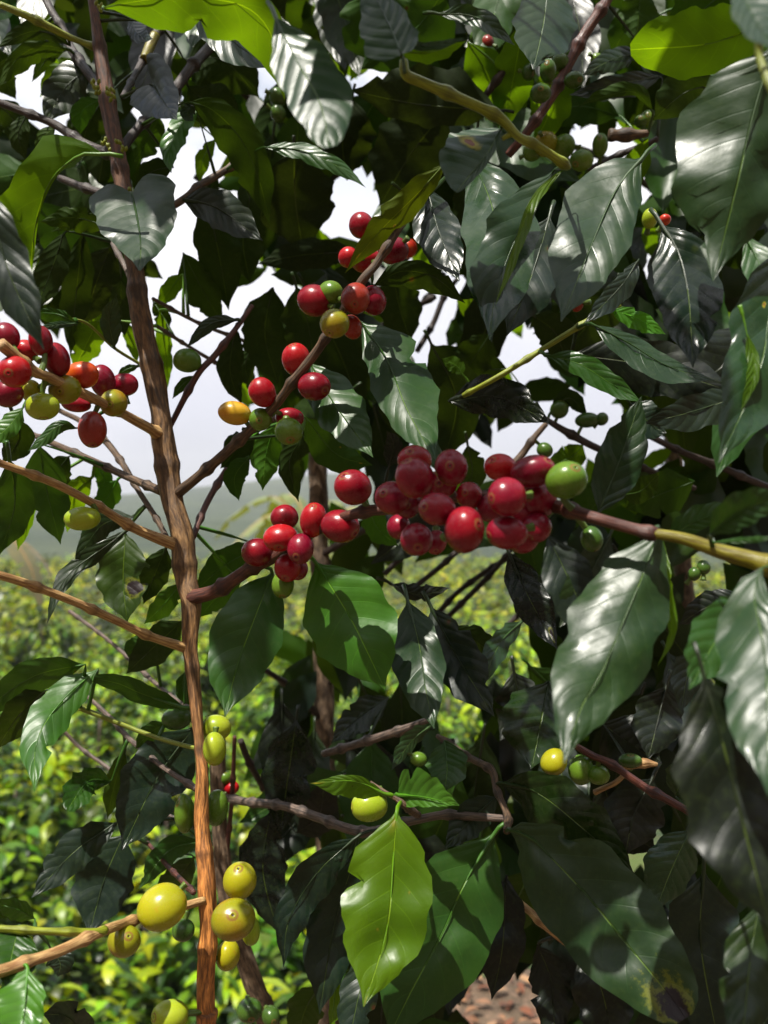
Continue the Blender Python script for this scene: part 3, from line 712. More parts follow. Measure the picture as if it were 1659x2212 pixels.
l(A, [(330, 1380), (290, 1400), (285, 1430)], 22, 'gr', .51, .5, 0, under=True)
l(A, [(560, 1180), (485, 1222), (420, 1278)], (36, 40), 'gr', .49, .48, 0, under=True, quilt=1.6)
l(A, [(520, 1260), (470, 1290), (430, 1335)], 26, 'mg', .50, .5, 0, under=True)
# middle of the picture, upper half
l(A, [(868, 118), (848, 70), (825, 20), (785, -60)], (48, 70), 'gy', .285, .325, (-5, 15), wave=1.0, profile='f', label='pale leaf folded over, far out of focus')
l(A, [(860, 112), (930, 112), (1008, 88)], (24, 8), 'yg', .32, .29, 0, under=True, wave=1.5)
l(A, [(850, 92), (930, 98), (1010, 80)], (12, 8), 'gy', .315, .285, 20, wave=1.2)
l(A, [(1082, 278), (1050, 335), (985, 415)], (88, 14), 'gy', .34, .295, (0, 0), gl=(.15, .2), profile='b', mat='leaf_rust', wave=.6, label='pale grey-green leaf with a brown rust spot')
l(A, [(965, 350), (905, 415), (825, 495), (745, 590)], (34, 30), (.045, .072, .003), .375, .385, (-8, 8), under=True, hn=(.2, -.75, -.6), wave=1.4, quilt=.6, mat='leaf_spot')
l(A, [(568, 318), (650, 325), (735, 362), (790, 405)], (22, 18), 'gr', .50, .49, 0, wave=1.6)
l(B, [(635, 325), (638, 430), (655, 545)], 84, 'bk', .60, .60, 0, under=True)
l(B, [(770, 545), (660, 550), (555, 570)], 34, 'bk', .62, .62, 0, under=True)
l(B, [(1080, 240), (900, 225), (755, 195)], (90, 45), 'bk', .58, .60, 0, under=True, wave=1.4)
l(B, [(960, 240), (890, 330), (820, 445)], 85, 'bk', .62, .62, 0, under=True)
l(B, [(760, 210), (740, 300), (750, 390)], 70, 'bk', .66, .66, 0, under=True)
l(B, [(960, -20), (900, 60), (780, 150)], 80, 'gr', .6, .6, 0, under=True)
l(B, [(800, -20), (790, 60), (830, 140)], 55, 'gr', .62, .6, 0, under=True)
l(A, [(922, 405), (948, 500), (992, 608)], (52, 46), 'sl', .42, .385, (5, -12), gl=(.1, -.05), mat='leaf_wet')
l(A, [(1018, 335), (1065, 455), (1072, 570), (1058, 735)], (72, 88), 'gy', .425, .375, (8, -8), gl=(.1, .2), quilt=1.8, mat='leaf_wet')
l(A, [(1195, 370), (1138, 470), (1085, 590), (1062, 740)], (70, 14), 'gy', .385, .345, (12, -40), wave=1.5)
l(A, [(1225, 358), (1155, 425), (1115, 530), (1068, 665)], (6, 16), 'yg', .362, .33, 20, wave=1.4, keel=False)
l(A, [(1188, 465), (1150, 590), (1095, 725)], (62, 60), 'sl', .45, .42, (10, 10), quilt=1.8)
l(A, [(1390, 340), (1331, 410), (1271, 546), (1212, 695)], (92, 74), 'gy', .38, .32, (10, -10), gl=(.10, .16), wave=.9, quilt=2.4)
l(A, [(1672, 100), (1628, 245), (1592, 400), (1540, 608)], (150, 95), 'gy', .31, .175, (3, -22), gl=(.05, -.30), wave=.9, quilt=2.6, label='large dark glossy leaf out of focus at upper right')
l(A, [(1690, 20), (1550, 90), (1362, 108)], (80, 70), 'yg', .35, .35, (0, 0), under=True, hn=(0, -.65, -.75), profile='b', label='backlit yellow-green leaf out of focus')
l(A, [(1590, -40), (1625, 30), (1670, 110)], (40, 60), 'gy', .22, .19, 20)
l(A, [(1580, -30), (1480, 50), (1420, 60)], (60, 50), 'gr', .36, .38, 0, under=True)
l(E, [(1185, -30), (1172, 60), (1152, 150)], (64, 70), 'gy', .50, .46, (15, -20), wave=1.0)
l(E, [(945, 30), (1030, 38), (1112, 98)], (20, 24), 'gy', .54, .52, 15, wave=1.6)
l(E, [(1130, 50), (1105, 190), (1078, 290)], 44, 'yg', .56, .66, 0, under=True, hn=(.05, -.72, -.70))
l(E, [(1010, 90), (1060, 180), (1050, 260)], 45, 'yg', .57, .7, 0, under=True, hn=(.05, -.72, -.70))
l(E, [(1210, 130), (1180, 260), (1150, 300)], 45, 'yg', .57, .7, 0, under=True, hn=(.05, -.72, -.70))
l(E, [(1392, 112), (1320, 130), (1255, 165)], (24, 26), 'dk', .58, .56, 0)
l(E, [(1430, 165), (1340, 180), (1230, 205)], (22, 34), 'sl', .60, .57, 20)
l(E, [(1412, 245), (1372, 200), (1310, 208), (1248, 230)], (22, 8), 'ol', .55, .53, 0, under=True, wave=1.4)
l(E, [(1340, 250), (1240, 230), (1160, 280)], 42, 'gr', .62, .61, 0, under=True)
l(E, [(1560, 180), (1480, 200), (1410, 260)], 50, 'dk', .50, .5, 0, under=True)
l(E, [(1430, 30), (1360, 60), (1320, 120)], 42, 'gr', .62, .62, 0, under=True)
l(E, [(1385, -20), (1380, 30), (1375, 100)], 42, 'gr', .60, .6, 0, under=True)
l(E, [(1400, 300), (1360, 380), (1300, 440)], 30, 'yg', .58, .58, 0, under=True, hn=(.05, -.72, -.70))
# right, upper half
l(A, [(1428, 485), (1465, 545), (1487, 640), (1497, 795)], (72, 75), 'sl', .36, .325, (5, 15), wave=.7, mat='leaf_wet')
l(A, [(1720, 520), (1670, 640), (1640, 800), (1552, 1000)], (80, 90), 'gy', .33, .29, (10, 10), mat='leaf_spot2', wave=1.1, quilt=.8)
l(A, [(1612, 715), (1630, 800), (1600, 890)], (16, 12), 'yg', .305, .30, 20, wave=1.2, keel=False)
l(E, [(1318, 668), (1375, 688), (1438, 722)], (24, 20), 'br', .48, .47, 10, label='small vivid green leaf catching the sun')
l(E, [(1278, 700), (1360, 742), (1440, 790), (1545, 822)], (40, 22), 'gy', .44, .42, (35, -30), mat='leaf_wet', quilt=4.0, wave=.6)
l(E, [(1178, 768), (1250, 785), (1330, 835), (1390, 872)], (28, 26), 'gr', .45, .43, (20, 10), mat='leaf_wet', quilt=1.8, wave=1.2)
l(E, [(1235, 765), (1400, 790), (1595, 850)], (62, 60), 'bk', .50, .48, 0)
l(E, [(1620, 700), (1560, 790), (1470, 850)], 70, 'bk', .52, .5, 0)
l(E, [(1610, 850), (1510, 885), (1390, 915)], (36, 42), 'sl', .47, .45, 10)
l(E, [(1360, 870), (1410, 920), (1440, 935)], 40, 'sl', .48, .47, 10)
l(A, [(1292, 1110), (1340, 990), (1386, 855)], (52, 50), 'gy', .345, .355, (10, 5), wave=.5)
l(E, [(968, 868), (1075, 858), (1192, 915)], (44, 46), 'bk', .50, .47, 5, quilt=1.5, mat='leaf_wet')
l(E, [(1100, 800), (1000, 790), (930, 745)], 45, 'dk', .62, .6, 0, under=True)
l(E, [(1060, 720), (1020, 780), (990, 830)], 40, 'dk', .6, .6, 0, under=True)
l(E, [(1000, 810), (985, 790), (955, 775)], 18, 'lg', .56, .56, 0, under=True)
l(E, [(1320, 620), (1270, 700), (1220, 760)], 55, 'dk', .55, .55, 0, under=True)
l(E, [(1380, 560), (1340, 620), (1260, 700)], (22, 28), 'sl', .47, .45, 10)
l(E, [(1150, 680), (1200, 720), (1225, 790)], 40, 'dk', .55, .55, 0, under=True)
l(E, [(1380, 1010), (1320, 1050), (1270, 1110)], 48, 'gr', .58, .57, 0, under=True)
l(E, [(1340, 1070), (1385, 1060), (1425, 1020)], 26, 'ol', .50, .5, 0, under=True)
l(E, [(1500, 1040), (1420, 1070), (1350, 1100)], 48, 'gr', .60, .58, 0, under=True)
l(E, [(1260, 960), (1230, 990), (1180, 1000)], 30, 'lg', .62, .6, 0, under=True)
l(E, [(1190, 890), (1230, 860), (1270, 900)], 20, 'dk', .6, .6, 0, under=True)
# centre pair with the sharp shadow
l(A, [(778, 695), (836, 777), (878, 882), (942, 998)], (54, 80), (.014, .044, .010), .43, .385, (0, -30), gl=(-.16, .05), mat='leaf', quilt=2.0, label='dark green leaf half in shadow')
l(A, [(668, 782), (710, 854), (749, 910), (806, 988)], (50, 56), 'gr', .435, .395, (0, -14), gl=(-.05, .08), quilt=.9)
l(A, [(660, 900), (725, 980), (805, 1005)], (40, 36), 'gr', .47, .46, 0, under=True, mat='leaf_spot')
l(A, [(655, 940), (625, 1000), (645, 1085)], 24, 'dk', .47, .46, 0, under=True)
l(A, [(595, 915), (575, 980), (567, 1060)], 32, 'mg', .48, .47, 0, under=True)
l(A, [(540, 985), (507, 1030), (516, 1082)], 24, 'gr', .50, .49, 0, under=True)
l(A, [(560, 925), (515, 970), (476, 1012)], 34, 'dk', .50, .49, 0, under=True)
l(B, [(850, 590), (862, 660), (888, 740)], 48, 'dk', .60, .58, 0, under=True)
l(A, [(805, 618), (868, 586), (940, 600), (1005, 655)], (38, 24), 'dk', .42, .41, 0, under=True)
l(B, [(930, 740), (985, 860), (960, 1000)], 58, 'dk', .58, .56, 0, under=True)
l(B, [(900, 980), (880, 1060), (850, 1130)], 36, 'dk', .6, .6, 0, under=True)
l(B, [(1010, 960), (1020, 1020), (1005, 1080)], 30, 'dk', .58, .58, 0, under=True)
l(B, [(795, 1090), (815, 1140), (860, 1180)], 28, 'mg', .50, .49, 0, under=True)
l(B, [(840, 1010), (850, 960), (835, 930)], 20, 'bk', .50, .49, 0)
# below the fruiting branch
l(A, [(590, 1235), (552, 1330), (512, 1440), (486, 1548)], (78, 72), 'gr', .435, .405, (10, 5), wave=.7, quilt=.8)
l(A, [(682, 1215), (752, 1326), (791, 1403), (832, 1490)], (98, 92), (.036, .13, .010), .42, .40, (-6, 2), wave=.7, quilt=1.1, profile='n', mat='leaf', label='large vivid green leaf below the red cherries, its tip in shade')
l(A, [(880, 1295), (905, 1390), (920, 1490), (938, 1575)], (62, 48), 'gy', .445, .405, (-14, 2), gl=(0, .05), quilt=1.7)
l(A, [(930, 1310), (985, 1415), (1068, 1548)], (60, 52), 'sl', .46, .425, (10, 10))
l(A, [(845, 1262), (905, 1285), (972, 1270)], (14, 22), 'bk', .50, .49, 0, wave=2)
l(C, [(975, 1355), (1040, 1395), (1075, 1440)], 32, 'dk', .52, .5, 0, under=True)
l(C, [(1130, 1340), (1080, 1390), (1038, 1485)], (26, 24), 'gy', .50, .46, (20, -10), wave=1.4)
l(C, [(1110, 1450), (1120, 1530), (1080, 1600)], 50, 'bk', .54, .53, 0)
l(E, [(1098, 1190), (1142, 1290), (1205, 1405)], (38, 42), 'bk', .48, .45, (5, 15), mat='leaf_hole2')
l(A, [(1427, 1140), (1387, 1246), (1355, 1323), (1303, 1445), (1254, 1533), (1218, 1650)], (112, 88), 'gy', .305, .245, (2, -28), gl=(0, 0), wave=1.1, quilt=3.4, label='large glossy leaf with a white sheen, slightly out of focus')
l(A, [(1432, 1160), (1440, 1270), (1450, 1370), (1420, 1440)], (10, 14), 'lg', .31, .295, 30, wave=1.5, keel=False)
l(A, [(1648, 1225), (1630, 1290), (1655, 1440), (1660, 1720)], (105, 60), 'gy', .25, .2, (0, 0), gl=(.05, 0), quilt=1.6, label='white-gleaming leaf out of focus at the right edge')
l(A, [(1622, 1290), (1560, 1360), (1488, 1490)], (60, 62), 'gr', .285, .255, (15, 15))
l(A, [(1520, 1460), (1560, 1600), (1600, 1760), (1665, 2010)], (120, 120), 'bk', .24, .215, (5, 5), quilt=1.4, label='near-black leaf out of focus at the right edge')
l(A, [(1440, 1168), (1500, 1128), (1600, 1092)], (22, 32), 'gr', .32, .31, 0)
l(A, [(1530, 1155), (1600, 1105), (1700, 1065)], (36, 42), 'gy', .27, .24, (30, 20))
l(A, [(1540, 1172), (1600, 1168), (1690, 1160)], (8, 8), 'gr', .275, .26, 0)
l(E, [(1600, 1285), (1530, 1310), (1465, 1350)], 32, 'bk', .42, .42, 0)
l(E, [(1520, 1390), (1490, 1440), (1470, 1540)], 34, 'sl', .44, .42, 10)
l(E, [(1185, 1470), (1167, 1568), (1148, 1660)], (88, 82), 'dk', .49, .455, (10, 10), mat='leaf_wet')
l(E, [(1300, 1560), (1350, 1600), (1430, 1650)], 60, 'bk', .50, .48, 0)
l(E, [(1440, 1480), (1420, 1560), (1400, 1640)], 55, 'bk', .5, .48, 0)
l(C, [(960, 1600), (966, 1660), (960, 1712)], 44, 'gr', .47, .45, 10)
l(C, [(640, 1555), (622, 1680), (605, 1800)], 55, 'bk', .56, .54, 10, mat='leaf_wet')
l(C, [(840, 1505), (780, 1545), (715, 1605)], 34, 'sl', .60, .57, 15, mat='leaf_wet')
l(C, [(935, 1565), (890, 1600), (845, 1665)], (22, 14), 'gy', .53, .5, (30, -20), wave=1.6)
# left, lower half
l(A, [(212, 1445), (133, 1515), (80, 1600), (74, 1712)], (42, 44), 'mg', .45, .405, (0, -10), gl=(.1, .15), quilt=2.0, wave=1.1)
l(A, [(185, 1435), (85, 1456), (10, 1500), (-60, 1560)], (36, 36), 'gr', .44, .42, 0, under=True)
l(A, [(100, 1490), (45, 1540), (-10, 1620)], (36, 36), 'dk', .46, .45, 0, under=True)
l(A, [(402, 1530), (310, 1500), (250, 1475), (175, 1462)], (24, 22), 'gr', .45, .46, 0, under=True)
l(A, [(360, 1560), (322, 1585), (292, 1618)], 20, 'gr', .46, .46, 0, under=True)
l(A, [(420, 1570), (340, 1680), (262, 1838)], (72, 68), 'sl', .48, .45, (10, 5), mat='leaf_wet', wave=.9, quilt=.6)
l(A, [(240, 1688), (190, 1688), (145, 1750)], (34, 30), 'gr', .49, .46, (25, 25), mat='leaf_wet', wave=1.6, quilt=3, profile='b')
l(A, [(270, 1620), (246, 1700), (232, 1770)], 22, 'ol', .50, .5, 0, under=True)
l(A, [(255, 1775), (160, 1840), (68, 1940)], (40, 40), 'sl', .48, .45, (5, 15), quilt=1.2)
l(A, [(268, 1800), (225, 1900), (192, 2020)], (66, 62), 'sl', .51, .485, 5)
l(A, [(435, 1818), (365, 1838), (300, 1920)], (28, 26), 'gr', .50, .48, 10)
l(A, [(420, 1850), (380, 1900), (330, 1950)], (30, 30), 'dk', .52, .5, 0, under=True)
l(A, [(400, 1450), (395, 1490), (410, 1530)], 16, 'gr', .47, .47, 0, under=True)
l(A, [(40, 2003), (26, 2060), (12, 2130)], (50, 58), 'gr', .345, .32, (15, 10), quilt=.8)
l(A, [(60, 2090), (52, 2170), (30, 2270)], (70, 45), 'mg', .325, .30, (10, 10), quilt=.6)
l(A, [(75, 1985), (40, 1965), (-20, 1950)], (22, 26), 'gr', .37, .36, 0, under=True)
l(A, [(110, 2050), (130, 2080), (125, 2110)], (30, 30), 'sl', .40, .4, 0)
l(A, [(190, 2260), (150, 2200), (90, 2190)], (40, 50), 'sl', .42, .40, 15)
l(C, [(585, 1750), (568, 1880), (602, 2020)], (52, 50), 'bk', .56, .54, 5, mat='leaf_wet')
l(C, [(640, 1800), (690, 1760), (700, 1680)], (40, 40), 'bk', .62, .6, 0)
# lower centre and right
l(C, [(832, 1716), (765, 1688), (670, 1692)], (14, 36), 'lg', .40, .385, (-20, 15), mat='leaf_tip', quilt=.7, wave=.8, label='yellow-green leaf with an orange tip')
l(C, [(860, 1718), (915, 1722), (992, 1740)], (24, 60), 'mg', .40, .375, (20, 10), quilt=.8, profile='f', wave=1.0)
l(C, [(857, 1752), (850, 1850), (840, 1982), (819, 2070), (785, 2175)], (104, 88), (.066, .140, .003), .385, .350, (10, 2), mat='leaf_yellow', quilt=1.0, wave=.7, label='bright lime-yellow leaf hanging in the sun')
l(C, [(1068, 1800), (1004, 1908), (955, 2017), (889, 2140), (835, 2250)], (112, 112), 'gr', .425, .385, (8, 4), quilt=.6, wave=.5, label='broad dark green leaf hanging beside the lime-yellow one')
l(C, [(1103, 1793), (1142, 1807), (1254, 1919), (1359, 2045), (1446, 2150), (1480, 2200)], (112, 112), 'gy', .40, .335, (4, 12), mat='leaf_dead', profile='t', quilt=.5, wave=.5, label='broad slate-green leaf with a dead black tip')
l(C, [(1079, 1692), (1160, 1712), (1260, 1790), (1375, 1895)], (66, 62), 'dk', .45, .42, (5, 12), mat='leaf_wet')
l(C, [(1075, 1720), (1020, 1768), (960, 1835)], (38, 36), 'sl', .46, .44, 5)
l(C, [(775, 1805), (690, 1880), (625, 1985), (612, 2090)], (40, 44), 'sl', .45, .43, (10, 5), mat='leaf_wet', wave=1.3)
l(C, [(770, 1840), (722, 2000), (690, 2190)], (62, 60), 'sl', .47, .445, 5, quilt=1.2)
l(C, [(800, 2050), (775, 2150), (750, 2270)], (42, 40), 'sl', .45, .43, 5)
l(C, [(730, 2110), (722, 2160), (715, 2240)], (10, 14), 'yg', .46, .45, 0)
l(C, [(690, 2130), (660, 2180), (640, 2250)], (40, 40), 'ol', .52, .5, 0, under=True)
l(C, [(1094, 1890), (1085, 2050), (1062, 2160)], (52, 48), 'bk', .50, .48, 5)
l(C, [(1160, 2040), (1190, 2120), (1200, 2260)], (46, 44), 'bk', .50, .48, 5)
l(C, [(1260, 2050), (1300, 2140), (1330, 2280)], (62, 60), 'bk', .49, .47, 5, quilt=2)
l(C, [(1150, 1880), (1110, 1960), (1090, 2040)], 50, 'ol', .56, .55, 0, under=True)
l(E, [(1492, 1790), (1452, 1875), (1415, 1970)], (62, 48), 'gy', .45, .42, (15, -15), mat='leaf_wet')
l(E, [(1458, 1720), (1478, 1670), (1492, 1622)], (36, 38), 'gy', .46, .45, 15, mat='leaf_wet')
l(E, [(1410, 1680), (1370, 1760), (1350, 1850)], 66, 'bk', .52, .5, 0)
l(E, [(1300, 1690), (1340, 1780), (1420, 1840)], 60, 'bk', .53, .52, 0)
l(A, [(1520, 1880), (1515, 2050), (1560, 2290)], (85, 95), 'sl', .46, .44, 5, quilt=1.4)
l(A, [(1640, 1950), (1620, 2080), (1600, 2290)], (60, 60), 'dk', .28, .25, 5)
l(E, [(1330, 1930), (1400, 2000), (1480, 2060)], 60, 'bk', .5, .48, 0)

# ---- cherries of A
lab = 'green unripe cherry'
for a in [(88, 735, 25, 'red', 29), (55, 758, 25, 'scar', 24), (12, 728, 28, 'maroon', 30), (123, 777, 27, 'red', 35), (32, 803, 35, 'scar', 35), (18, 850, 32, 'maroon', 30),
          (68, 845, 21, 'yellow', 24), (176, 810, 35, 'orange', 28), (140, 842, 33, 'olive', 33), (222, 822, 27, 'maroon', 33), (268, 832, 29, 'maroon', 24), (245, 870, 31, 'olive', 29),
          (92, 878, 38, 'lime', 27), (164, 873, 29, 'red', 18), (201, 927, 30, 'brown', 37), (178, 1120, 35, 'lime', 25), (405, 779, 27, 'green', 25),
          (681, 649, 34, 'red', 34), (714, 632, 26, 'green', 24), (768, 645, 33, 'brown', 32), (807, 650, 25, 'maroon', 33), (724, 698, 30, 'olive', 32), (760, 707, 20, 'brown', 27),
          (640, 777, 31, 'scar', 34), (679, 835, 33, 'red', 31), (567, 847, 26, 'scar', 33), (507, 893, 33, 'blush', 27), (563, 906, 26, 'green', 24), (625, 903, 32, 'red', 21), (623, 931, 31, 'green', 28),
          (780, 487, 24, 'red', 30), (752, 556, 20, 'scar', 24), (790, 562, 34, 'scar', 27), (850, 542, 32, 'maroon', 28), (882, 537, 18, 'orange', 22), (1180, 373, 16, 'orange', 16)]:
    big = (a[2]+a[4])/2
    kw = {}
    if a[0] in (32, 140, 245): kw['face'] = (.05, -.25, 1)
    if a[0] in (640,): kw['face'] = (-.2, .75, .5)
    if a[0] == 679: kw['face'] = (.65, -.35, .6)
    if a[0] == 724: kw['face'] = (-.3, -.7, .5)
    if a[0] == 178: kw['face'] = (-1, -.1, .35)
    d = {1120: .415, 779: .488, 487: .41, 556: .405, 562: .41}.get(a[1])
    if 600 < a[1] < 950 and 480 < a[0] < 830: d = .385+.05*(830-a[0])/330+random.uniform(-.008, .008)+(.012 if a[0] in (714, 807, 625) else 0)-(.012 if a[0] in (724, 623) else 0)
    if a[0] < 300 and a[1] < 960: d = .36+.09*a[0]/300+(.014 if a[3] in ('maroon',) or a[0] in (55, 68, 164) else -.004)
    cherry(A, a[0], a[1], a[2], a[3], ry=a[4], ang=random.uniform(-12, 12), d=d, **kw)
for x, y, r, ry, c, d, f in [(735, 1137, 40, 37, 'red', .385, None), (677, 1123, 30, 36, 'scar', .395, (0, .8, .7)), (614, 1117, 29, 28, 'red', .415, None), (605, 1162, 38, 29, 'scar', .40, (0, -.6, .7)),
                          (649, 1185, 28, 33, 'maroon', .392, None), (622, 1226, 30, 29, 'red', .405, None), (642, 1229, 24, 23, 'maroon', .41, None), (557, 1193, 33, 30, 'red', .42, None), (611, 1263, 24, 28, 'green', .415, None),
                          (763, 1054, 39, 38, 'red', .365, (-.45, .65, .6)), (896, 992, 35, 30, 'red', .34, None), (896, 1032, 41, 43, 'maroon', .317, (-.3, .6, .3)), (975, 1011, 37, 38, 'maroon', .322, None), (847, 1075, 38, 34, 'maroon', .34, None),
                          (945, 1100, 39, 37, 'maroon', .308, None), (1013, 1070, 30, 28, 'red', .345, None), (861, 1138, 26, 26, 'maroon', .36, None), (899, 1166, 34, 36, 'maroon', .33, None), (942, 1172, 24, 26, 'maroon', .345, None),
                          (1004, 1145, 43, 50, 'red', .30, (.5, .2, .6)), (1081, 1011, 34, 32, 'scar', .325, None), (1152, 1018, 42, 36, 'maroon', .312, (.5, .5, .5)), (1095, 1073, 41, 42, 'maroon', .295, None),
                          (1096, 1150, 42, 38, 'maroon', .30, None), (1160, 1140, 30, 32, 'maroon', .318, None), (1165, 1080, 38, 40, 'maroon', .322, None), (1225, 1037, 42, 41, 'green', .30, (.2, .5, .6)),
                          (1130, 1112, 36, 34, 'maroon', .325, None), (1062, 1098, 32, 30, 'maroon', .345, None), (1132, 1165, 32, 30, 'maroon', .322, None), (880, 1090, 30, 30, 'maroon', .35, None), (955, 1045, 34, 30, 'maroon', .345, None),
                          (1278, 1165, 24, 26, 'dgreen', .315, None)]:
    cherry(A, x, y, r, c, ry=ry, d=d, face=f, ang=random.uniform(-8, 8))
for x, y, r, ry, c, d, f in [(381, 1552, 31, 23, 'dgreen', .46, (-1, .1, .3)), (468, 1571, 29, 29, 'lime', .445, None), (463, 1617, 25, 34, 'lime', .425, (0, -1, .4)), (399, 1758, 20, 42, 'green', .435, None), (468, 1744, 22, 38, 'green', .44, None),
                          (518, 1903, 35, 39, 'yellow', .40, (0, .9, .5)), (350, 1959, 48, 47, 'yellow', .385, (-.6, -.5, .4)), (504, 1986, 46, 44, 'olive', .385, (.1, .6, .75)), (541, 2010, 19, 28, 'lime', .41, (.3, -1, .2)),
                          (493, 2063, 24, 33, 'yellow', .415, None), (268, 2033, 34, 34, 'olive', .375, (.45, .6, .6)), (367, 2194, 36, 33, 'lime', .39, None), (5, 2157, 12, 24, 'yellow', .34, None), (395, 2010, 24, 22, 'dgreen', .45, None)]:
    cherry(A, x, y, r, c, ry=ry, d=d, face=f, ang=random.uniform(-8, 8))
cherry(C, 798, 1742, 37, 'lime', ry=33, d=.41, face=(-1, 0, .2))
for x, y, r, c, d in [(500, 1702, 15, 'scar', .60), (486, 1680, 13, 'green', .60), (539, 2183, 26, 'dgreen', .55), (585, 2195, 20, 'dgreen', .57), (905, 1640, 16, 'green', .6)]:
    cherry(C, x, y, r, c, d=d)
for x, y, r, ry, c, d in [(1196, 1646, 28, 29, 'yellow', .45), (1254, 1663, 25, 34, 'green', .455), (1292, 1674, 24, 21, 'green', .45), (1362, 1644, 25, 15, 'dgreen', .46),
                          (1165, 121, 18, 20, 'dgreen', .56), (1210, 135, 20, 18, 'dgreen', .55), (1184, 154, 19, 22, 'dgreen', .53), (1240, 173, 20, 18, 'dgreen', .54), (1168, 201, 22, 20, 'dgreen', .53), (1142, 156, 14, 18, 'dgreen', .57),
                          (1043, 12, 17, 17, 'green', .62), (1078, 10, 19, 18, 'dgreen', .62), (1032, 80, 16, 18, 'dgreen', .62), (1053, 92, 13, 16, 'brown', .6),
                          (1179, 311, 26, 26, 'olive', .57), (1219, 315, 22, 25, 'green', .57), (1256, 346, 24, 24, 'green', .56), (1296, 313, 18, 23, 'green', .585), (1150, 328, 20, 20, 'green', .58), (1399, 257, 16, 17, 'green', .58), (1385, 262, 14, 14, 'dgreen', .58), (1289, 130, 14, 14, 'green', .62),
                          (1404, 472, 17, 20, 'lime', .44), (1436, 475, 12, 12, 'orange', .45), (1247, 655, 15, 18, 'brown', .48), (1208, 885, 20, 18, 'dgreen', .6), (1268, 907, 26, 16, 'dgreen', .6), (1177, 973, 17, 16, 'dgreen', .6), (1300, 905, 14, 14, 'dgreen', .6),
                          (600, 210, 17, 20, 'dgreen', .62), (600, 245, 16, 20, 'dgreen', .62), (1500, 1240, 14, 14, 'dgreen', .5), (1520, 1225, 14, 16, 'dgreen', .5)]:
    cherry(E if x > 900 else A, x, y, r, c, ry=ry, d=d)

# ---- rear foliage of B and E: hanging leaves that close the canopy, leaving the gaps where the sky shows
GAPS = [(50, 168, 50, 36), (112, 242, 34, 28), (25, 215, 40, 20), (320, 250, 30, 22), (420, 335, 48, 70), (375, 510, 50, 75), (548, 165, 34, 18), (570, 168, 32, 16), (818, 145, 32, 18), (983, 160, 18, 28), (757, 440, 50, 66),
        (385, 565, 50, 30), (440, 735, 88, 92), (420, 925, 120, 95), (180, 965, 160, 70), (490, 1060, 100, 70), (540, 640, 45, 32), (915, 680, 66, 78), (980, 866, 26, 44), (530, 725, 30, 40),
        (730, 1030, 34, 32), (860, 1010, 16, 22), (1030, 1010, 24, 30), (1130, 762, 54, 28), (1195, 898, 40, 24), (1290, 890, 34, 26), (1140, 965, 60, 40), (1262, 968, 36, 28), (1335, 348, 60, 40), (1260, 300, 20, 20), (1405, 965, 18, 22), (1320, 1010, 30, 30),
        (640, 1120, 60, 60), (20, 320, 20, 20), (180, 760, 40, 40), (1610, 770, 16, 30)]
def in_gap(x, y, m=0):
    for gx, gy, rx, ry in GAPS:
        if ((x-gx)/(rx+m))**2+((y-gy)/(ry+m))**2 < 1: return True
    return False
LOWGAPS = [(980, 1330, 150, 120), (600, 2060, 90, 170), (620, 1960, 60, 60), (1090, 2180, 90, 60), (735, 1560, 20, 30), (1380, 1830, 35, 20), (1530, 1250, 40, 35), (630, 1300, 25, 30), (1010, 1560, 25, 30), (575, 1500, 18, 30)]
cand = []
rg = random.Random(41)
for yy in range(-20, 1100, 50):
    for xx in range(-20, 1700, 54):
        x = xx+rg.uniform(-26, 26); y = yy+rg.uniform(-24, 24); d = rg.uniform(.66, 1.05)
        if y > 640 and x < 420: continue
        if y > 860 and x < 620: continue
        L = rg.uniform(.042, .062)*F/d; w = L*rg.uniform(.18, .23); an = R(rg.gauss(90, 40)); dx, dy = math.cos(an), math.sin(an)
        pts = [(x-dx*L*.5, y-dy*L*.5), (x+rg.uniform(-.08, .08)*L, y), (x+dx*L*.5, y+dy*L*.5)]
        if any(in_gap(x+dx*L*q-dy*w*s_, y+dy*L*q+dx*w*s_, -4) for q in (-.45, -.2, 0, .2, .45) for s_ in (-.7, 0, .7)): continue
        cand.append((d, pts, w, 2, rg.random(), rg.random()))
for yy in range(-40, 2280, 66):
    for xx in range(-40, 1720, 74):
        x = xx+rg.uniform(-34, 34); y = yy+rg.uniform(-30, 30)
        for lay in range(2):
            d = rg.uniform(.62, .82) if lay == 0 else rg.uniform(.85, 1.15)
            if y > 1080:
                if x < 470+max(0, (1400-y)*.3) : continue
                if y > 1900 and x < 760: continue
            if y > 900 and x < 600: continue
            if y > 700 and x < 300: continue
            L = rg.uniform(.075, .115)*F/d; w = L*rg.uniform(.17, .22)
            an = R(rg.gauss(90, 34))
            dx, dy = math.cos(an), math.sin(an)
            pts = [(x-dx*L*.5, y-dy*L*.5), (x+rg.uniform(-.06, .06)*L, y), (x+dx*L*.5, y+dy*L*.5)]
            bad = False
            for q in range(7):
                t = q/6; cx = x+dx*L*(t-.5); cy = y+dy*L*(t-.5)
                for sgn in (-1, 0, 1):
                    px, py = cx-dy*w*sgn*math.sin(math.pi*min(max(t, .08), .95)), cy+dx*w*sgn*math.sin(math.pi*min(max(t, .08), .95))
                    if in_gap(px, py): bad = True
                    for gx, gy, rx, ry in LOWGAPS:
                        if ((px-gx)/rx)**2+((py-gy)/ry)**2 < 1: bad = True
            if bad: continue
            cand.append((d, pts, w, lay, rg.random(), rg.random()))
def limbs(t, spec):
    for p in spec: t.branch(p, [8, 7, 6, 5][:len(p)], 'dark', nodes=.05, n=26, sides=7)
